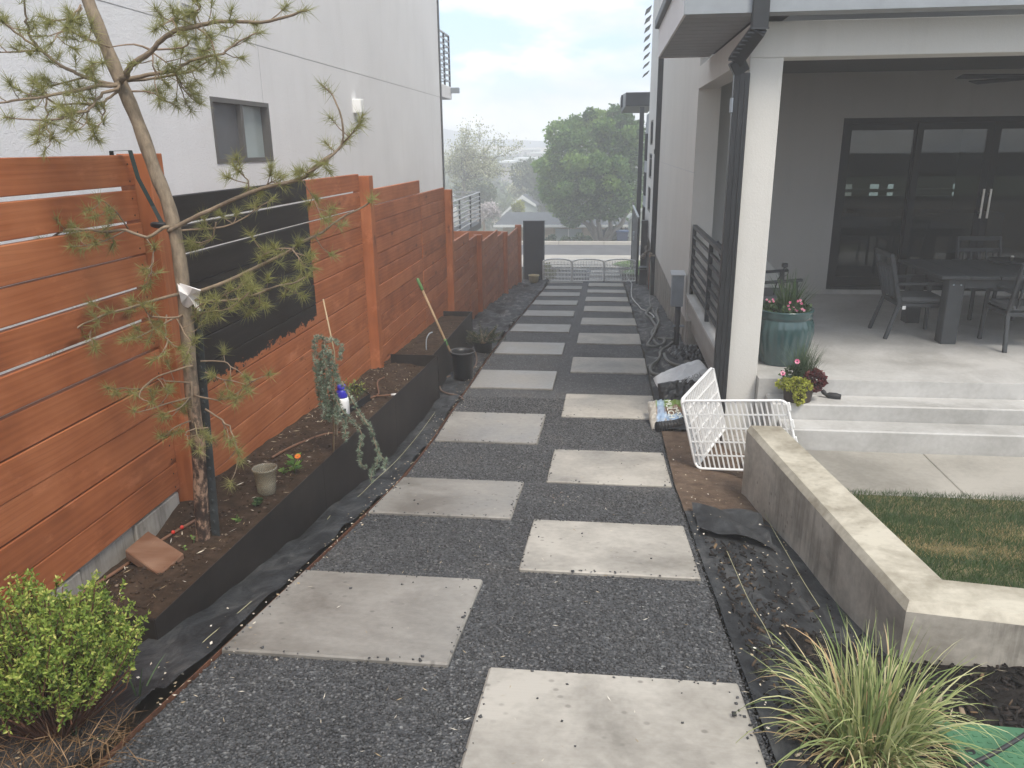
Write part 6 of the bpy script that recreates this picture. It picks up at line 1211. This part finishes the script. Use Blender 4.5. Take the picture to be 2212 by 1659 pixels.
bush('hedge_mass', 'green shrubs below the airy tree', 1040, 425, 66, 36, M_far, 3200, .22); bush('hedge_mass', 'green tree mass right of the gable roof', 1172, 432, 72, 26, M_far, 2400, .24, 'tree'); bush('hedge_mass', 'pale green shrub line behind the gable roof', 1120, 412, 84, 30, M_airy, 2200, .26, squash=.5)
for i, (x, y_, r) in enumerate(((1190, 517, 9), (1222, 518, 9), (1246, 518, 10), (1268, 518, 9), (1330, 513, 12), (1326, 500, 14))):
    bush('juniper_bush', ['low juniper bush at the left end of the far kerb bed', 'low juniper bush under the beige house window', 'low juniper bush right of the beige house window', 'low juniper bush beside the street tree trunks', 'bushy growth right of the street tree trunks', 'taller leafy bush behind the street tree trunks'][i], x, y_, 45.2 if i < 4 else 48, r, M_junip if i < 4 else M_far, 1300, .13, 'bush', .6, 'bushes along the far kerb')
for i, (x, y_, yy, r) in enumerate(((1182, 590, 24.8, 14), (1178, 578, 26.5, 10))):
    bush('garden_shrub', ['small pale shrub behind the left end of the pet gate', 'small yellow shrub beside the path beyond the pet gate'][i], x, y_, yy, r, [M_airy, M_yell][i], 500, .05, 'shrub', .7)
# houses
M_beige = plain('beige_siding', (.50, .41, .30), .8, .05); M_roofs = plain('grey_shingle_roof', (.075, .085, .095), .9, .2, 3); M_trimw = plain('pale_trim', (.62, .63, .62), .6, .04); M_sage = plain('sage_siding', (.32, .36, .33), .8, .06); M_pane = plain('pale_curtained_pane', (.34, .38, .38), .2, .05, spec=.6)
by = 51; bh = thing('beige_house', 'single storey beige house with a dark grey roof across the street', 'house', (-4, by, -7.2)); e0 = atY(1068, 484, by); e1 = atY(1288, 488, by); r0 = atY(1082, 460, by+3.2); xl, xr, ze = e0[0], e1[0]+2.2, (e0[2]+e1[2])/2; zr = r0[2]+.05
MB().box(xl+.5, xr-.4, by+.4, by+6.2, -8.6, ze+.05).build('wall', M_beige, bh)
for i in range(9): MB().box(xl+.5, xr-.4, by+.385, by+.399, ze-.22-.20*i, ze-.205-.20*i).build('siding_line', plain('siding_shadow', (.36, .30, .22), .9) if 'siding_shadow' not in MATS else MATS['siding_shadow'], bh)
MB().add([(xl, by-.1, ze), (xr, by-.1, ze), (xr-.5, by+3.3, zr), (xl+.4, by+3.3, zr), (xl, by+6.7, ze), (xr, by+6.7, ze), (xl, by-.1, ze-.06), (xr, by-.1, ze-.06), (xl, by+6.7, ze-.06), (xr, by+6.7, ze-.06)], [(0, 1, 2, 3), (3, 2, 5, 4), (0, 3, 4), (1, 5, 2), (6, 8, 9, 7), (0, 6, 7, 1), (4, 5, 9, 8), (0, 4, 8, 6), (1, 7, 9, 5)]).build('roof', M_roofs, bh)
MB().box(xl-.05, xr+.05, by-.22, by-.105, ze-.13, ze+.02).build('gutter', M_trimw, bh)
wq0, wq1 = atY(1199, 494, by), atY(1256, 512, by); wn = MB().box(wq0[0]-.12, wq1[0]+.12, by+.33, by+.384, wq1[2]-.5, wq0[2]+.05).build('window', MATS['siding_shadow'], bh); xm = (wq0[0]+wq1[0])/2
for a, b_ in ((wq0[0], xm-.04), (xm+.04, wq1[0])): MB().box(a, b_, by+.31, by+.329, wq1[2]-.4, wq0[2]-.04).build('pane', M_pane, wn)
MB().box(xm-.03, xm+.03, by+.30, by+.329, wq1[2]-.4, wq0[2]-.04).build('mullion', M_trimw, wn)
MB().box(e1[0]-.12, e1[0]-.02, by+.3, by+.384, -8, ze-.14).build('corner_trim', M_trimw, bh); MB().box(e1[0]+.2, e1[0]+.7, by+.35, by+.384, ze-1.4, ze-.3).build('door', M_dgrey, bh)
def gable(label, y, apx, el, er, ridge_to, wallmat, trim=True, name='gable_house'):
    A_, L_, R_ = atY(*apx, y), atY(*el, y), atY(*er, y); t_ = thing(name, label, 'house', (A_[0], y, L_[2]-3)); dp = np.array(ridge_to, float)
    MB().ext([(L_[0]+.2, y+.15, L_[2]-4), (R_[0]-.2, y+.15, L_[2]-4), (R_[0]-.2, y+.15, R_[2]-.02), (A_[0], y+.15, A_[2]-.08), (L_[0]+.2, y+.15, L_[2]-.02)], dp*.95).build('wall', wallmat, t_)
    MB().ext([L_, A_, A_-np.array([0, 0, .14]), L_-np.array([0, 0, .14])], dp).ext([A_, R_, R_-np.array([0, 0, .14]), A_-np.array([0, 0, .14])], dp).build('roof', M_roofs, t_)
    th_ = np.array([0, 0, .22]); f_ = np.array([0, -.06, 0]); MB().ext([L_+f_, A_+f_, A_+f_-th_*1.6, L_+f_-th_], (0, .05, 0)).ext([A_+f_, R_+f_, R_+f_-th_, A_+f_-th_*1.6], (0, .05, 0)).build('fascia', M_trimw, t_)
    return t_
gable('grey gabled house with white fascia boards below the street', 70, (1128, 421), (1083, 463), (1158, 442), (1.2, 8, 0), M_sage)
gb2 = thing('flat_dormer', 'pale flat topped dormer on the grey roof beside the white gable', 'dormer', atY(1150, 435, 72)); q0 = atY(1138, 440, 72); q1 = atY(1165, 427, 74); MB().hexa([q0+np.array([0, 0, -.35]), q0+np.array([.8, .3, -.35]), q1+np.array([.1, 2, -.3]), q1+np.array([-.7, 2, -.3]), q0, q0+np.array([.8, .3, 0]), q1+np.array([.1, 2, 0]), q1+np.array([-.7, 2, 0])]).build('dormer_box', M_trimw, gb2)
gable('white trimmed house roof seen under the airy tree', 92, (985, 412), (955, 436), (1024, 438), (2, 9, 0), M_sage)
sh = thing('garden_shed', 'narrow sage green shed with a small gable by the gate', 'shed', (1.8, 47, -6)); s0, s1 = atY(1356, 478, 47), atY(1371, 463, 47); MB().box(s0[0]+.12, s0[0]+2.4, 46.9, 49.5, -6.6, s0[2]).build('wall', M_sage, sh)
for i in range(11): MB().box(s0[0]+.119, s0[0]+2.4, 46.885, 46.899, s0[2]-.1-.17*i, s0[2]-.085-.17*i).build('siding_line', M_dgrey if False else MATS['siding_shadow'], sh)
xa = s0[0]+1.25; MB().ext([(s0[0]-.1, 46.8, s0[2]), (xa, 46.8, s1[2]+.55), (s0[0]+2.6, 46.8, s0[2])], (0, 2.9, 0)).build('roof', M_sage, sh); MB().ext([(s0[0]-.14, 46.74, s0[2]-.06), (s0[0]-.14, 46.74, s0[2]+.06), (xa, 46.74, s1[2]+.66), (xa, 46.74, s1[2]+.52)], (0, .05, 0)).build('fascia', M_trimw, sh)
bn = atY(1344, 508, 46.6); bc_ = thing('blue_bin', 'blue lidded bin in front of the black picket fence', 'bin', bn); MB().chexa([(bn[0]-.28, 46.4, bn[2]-.45), (bn[0]+.28, 46.4, bn[2]-.45), (bn[0]+.28, 46.9, bn[2]-.45), (bn[0]-.28, 46.9, bn[2]-.45), (bn[0]-.34, 46.35, bn[2]+.18), (bn[0]+.34, 46.35, bn[2]+.18), (bn[0]+.34, 46.95, bn[2]+.18), (bn[0]-.34, 46.95, bn[2]+.18)], .03).build('body', plain('navy_plastic', (.03, .05, .11), .5, .1), bc_); MB().cbox(bn[0]-.37, bn[0]+.37, 46.3, 46.98, bn[2]+.185, bn[2]+.28, .03).build('lid', plain('blue_lid', (.06, .11, .24), .45, .1), bc_)
pf = thing('picket_fence', 'short black picket fence beside the sage shed', 'fence', (.6, 48, -6)); pq = atY(1344, 497, 48)
for i in range(16): x = pq[0]-1.0+i*.13; MB().box(x, x+.05, 48, 48.03, pq[2]-1, pq[2]+.1+.08*(i % 2)).build('picket', M_black, pf)
MB().box(pq[0]-1.0, pq[0]+1.1, 48.031, 48.06, pq[2]-.5, pq[2]-.42).build('rail', M_black, pf)
wv_ = thing('white_van', 'white vehicle parked behind the picket fence', 'vehicle', atY(1340, 490, 56)); q = atY(1342, 488, 56); MB().chexa([(q[0]-1.3, 55.5, q[2]-.9), (q[0]+1.3, 55.5, q[2]-.9), (q[0]+1.3, 57.3, q[2]-.9), (q[0]-1.3, 57.3, q[2]-.9), (q[0]-1.0, 55.6, q[2]+.3), (q[0]+1.2, 55.6, q[2]+.3), (q[0]+1.2, 57.2, q[2]+.3), (q[0]-1.0, 57.2, q[2]+.3)], .12).build('body', M_plastic, wv_); MB().box(q[0]-.8, q[0]+1.0, 55.5, 55.57, q[2]-.25, q[2]+.1).build('side_window', M_darkglass, wv_)
for k in (-.8, .8): MB().tube([(q[0]+k, 55.45, q[2]-.9), (q[0]+k, 55.7, q[2]-.9)], .3, 14).build('wheel', M_rubber, wv_)
# folded parasol on the neighbour deck
um = atY(984, 492, 25.2); up_ = atY(984, 446, 25.2); pu = thing('folded_parasol', 'closed white parasol standing on the neighbour deck', 'parasol', (um[0], 25.2, -2.5)); MB().tube([(um[0], 25.2, -2.5), (um[0], 25.2, up_[2])], .02, 8).build('pole', M_grey, pu); MB().lathe([(.10, -.72), (.13, -.55), (.11, -.3), (.06, -.05), (.01, .02)], (um[0], 25.2, up_[2]), 12).build('canopy', M_trimw, pu)
# town in the valley
TOWN = [(1128,324,1160,346,165),(1148,332,1172,352,150),(1098,331,1126,347,175),(1050,336,1095,353,160),(1112,345,1150,364,130),(1000,350,1040,367,140),(1170,335,1200,353,170),(960,345,990,362,155),(1082,352,1106,368,115)]
cols = [(.45,.42,.42),(.55,.52,.50),(.35,.33,.33)]
for i, (xa_, ya, xb, yb, y) in enumerate(TOWN):
    p0 = atY(xa_, ya, y); p1 = atY(xb, yb, y); t_ = thing('town_building', ['broad pale town block nearest the big tree', 'smaller pale block below the broad one', 'low grey block left of the broad one', 'long low block behind the airy tree', 'white roofed block before the dark tree', 'low block behind the airy tree crown', 'block hidden behind the big tree', 'block beside the white house corner', 'pale block at the valley edge'][i], 'building', ((p0[0]+p1[0])/2, y, p1[2]-3), group='town buildings in the valley'); MB().box(p0[0], p1[0], y, y+9, p1[2]-6, p0[2]).build('wall', MATS.get('town%d' % (i % 3)) or plain('town%d' % (i % 3), cols[i % 3], .8, .05), t_); MB().box(p0[0]-.2, p1[0]+.2, y-.2, y+9.2, p0[2]+.002, p0[2]+.25).build('roof', M_trimw, t_)
    wn_ = max(2, int((p1[0]-p0[0])/1.1))
    for k in range(wn_): x = p0[0]+(k+.3)*(p1[0]-p0[0])/wn_; MB().box(x, x+.45, y-.02, y-.001, p1[2]+.3, p0[2]-.4).build('window', M_dgrey, t_)
tw = [(x, y) for x in range(940, 1210, 16) for y in (95, 112, 130, 150)]
P_ = []; 
cs = []; rs = []
for x, y in tw:
    for k in range(2):
        xx = x+random.uniform(-8, 8); yy = y+random.uniform(-10, 10); d = ray(xx, 340); X_ = d[0]/d[1]*yy; r = random.uniform(.8, 1.6); cs.append((X_, yy, ground_z(X_, yy)+r*.8)); rs.append((r*1.5, r*1.2, r))
cs += [(random.uniform(-60, -12), random.uniform(64, 110), ground_z(-20, 85)+1.2) for _ in range(40)]; rs += [(2.2, 2, 1.7)]*40
o = leafcloud(16000, cs, rs, .8, M_far, 'distant_woods', None, .6)
# mountains round the valley
def hills(name, x0, x1, y, prof, mat):
    xs = np.linspace(x0, x1, 60); mb = MB(); V = []
    for k, f in ((0, 0), (1, 1), (2, 0)):
        for x in xs: V.append((x, y+k*14+2*math.sin(x*.09)*(k == 1), -4 if f == 0 else prof(x)))
    n = len(xs); F = [(r_*n+i, r_*n+i+1, (r_+1)*n+i+1, (r_+1)*n+i) for r_ in range(2) for i in range(n-1)]
    return tag(np_mesh(name, V, F, mat, None, smooth=True), kind='structure')
M_mtn = plain('blue_grey_mountain', (.05, .07, .11), .95, .15, .05); M_mtn2 = plain('tan_foothills', (.34, .24, .17), .95, .15, .05)
X0 = lambda px: ray(px, 315)[0]/ray(px, 315)[1]*270
ZP = lambda py: atY(1100, py, 277)[2]
hills('mountain', -230, 230, 266, lambda x: float(np.interp(x, [-230, X0(880), X0(950), X0(985), X0(1020), X0(1060), X0(1100), X0(1170), X0(1260), 230], [ZP(262), ZP(262), ZP(276), ZP(287), ZP(299), ZP(302), ZP(303), ZP(306), ZP(307), ZP(300)]))+.25*math.sin(x*.35)+.2*math.sin(x*.83), M_mtn)
hills('foothills', -220, 220, 246, lambda x: ZP(318)+.3*math.sin(x*.12)+.2*math.sin(x*.3), M_mtn2)
# garden behind the viewer, seen only in the door glass
bf = thing('rear_fence', 'brown board fence at the back of the garden', 'fence', (8, -9, -1.3))
for i in range(5): MB().box(-6, 24, -9.04, -9, -1.35+i*.185, -1.35+i*.185+.178).build('plank', M_interior, bf)
lwn = tag(grid_mesh('back_lawn', [1.6, 6, 12, 24], [-9, -7, -5, -3, -1.5, -.6], lambda x, y: G(y)+.02, plain('back_lawn_turf', (.055, .075, .03), .95, .3, 3)), kind='structure')
# ================================================================== HAZE
hz = MB().box(-250, 250, -70, 330, -13.5, 14)
me = bpy.data.meshes.new('haze'); me.from_pydata(hz.v, [], hz.f); ho = bpy.data.objects.new('haze', me); COL.objects.link(ho)
mt = bpy.data.materials.new('haze_air'); mt.use_nodes = True; t = mt.node_tree; t.nodes.clear()
pv = N(t, 'ShaderNodeVolumePrincipled', Density=HAZE_DENSITY, Anisotropy=.1); pv.inputs['Color'].default_value = (.97, .98, 1, 1)
om = N(t, 'ShaderNodeOutputMaterial'); t.links.new(pv.outputs[0], om.inputs['Volume']); me.materials.append(mt); tag(ho, kind='stuff')
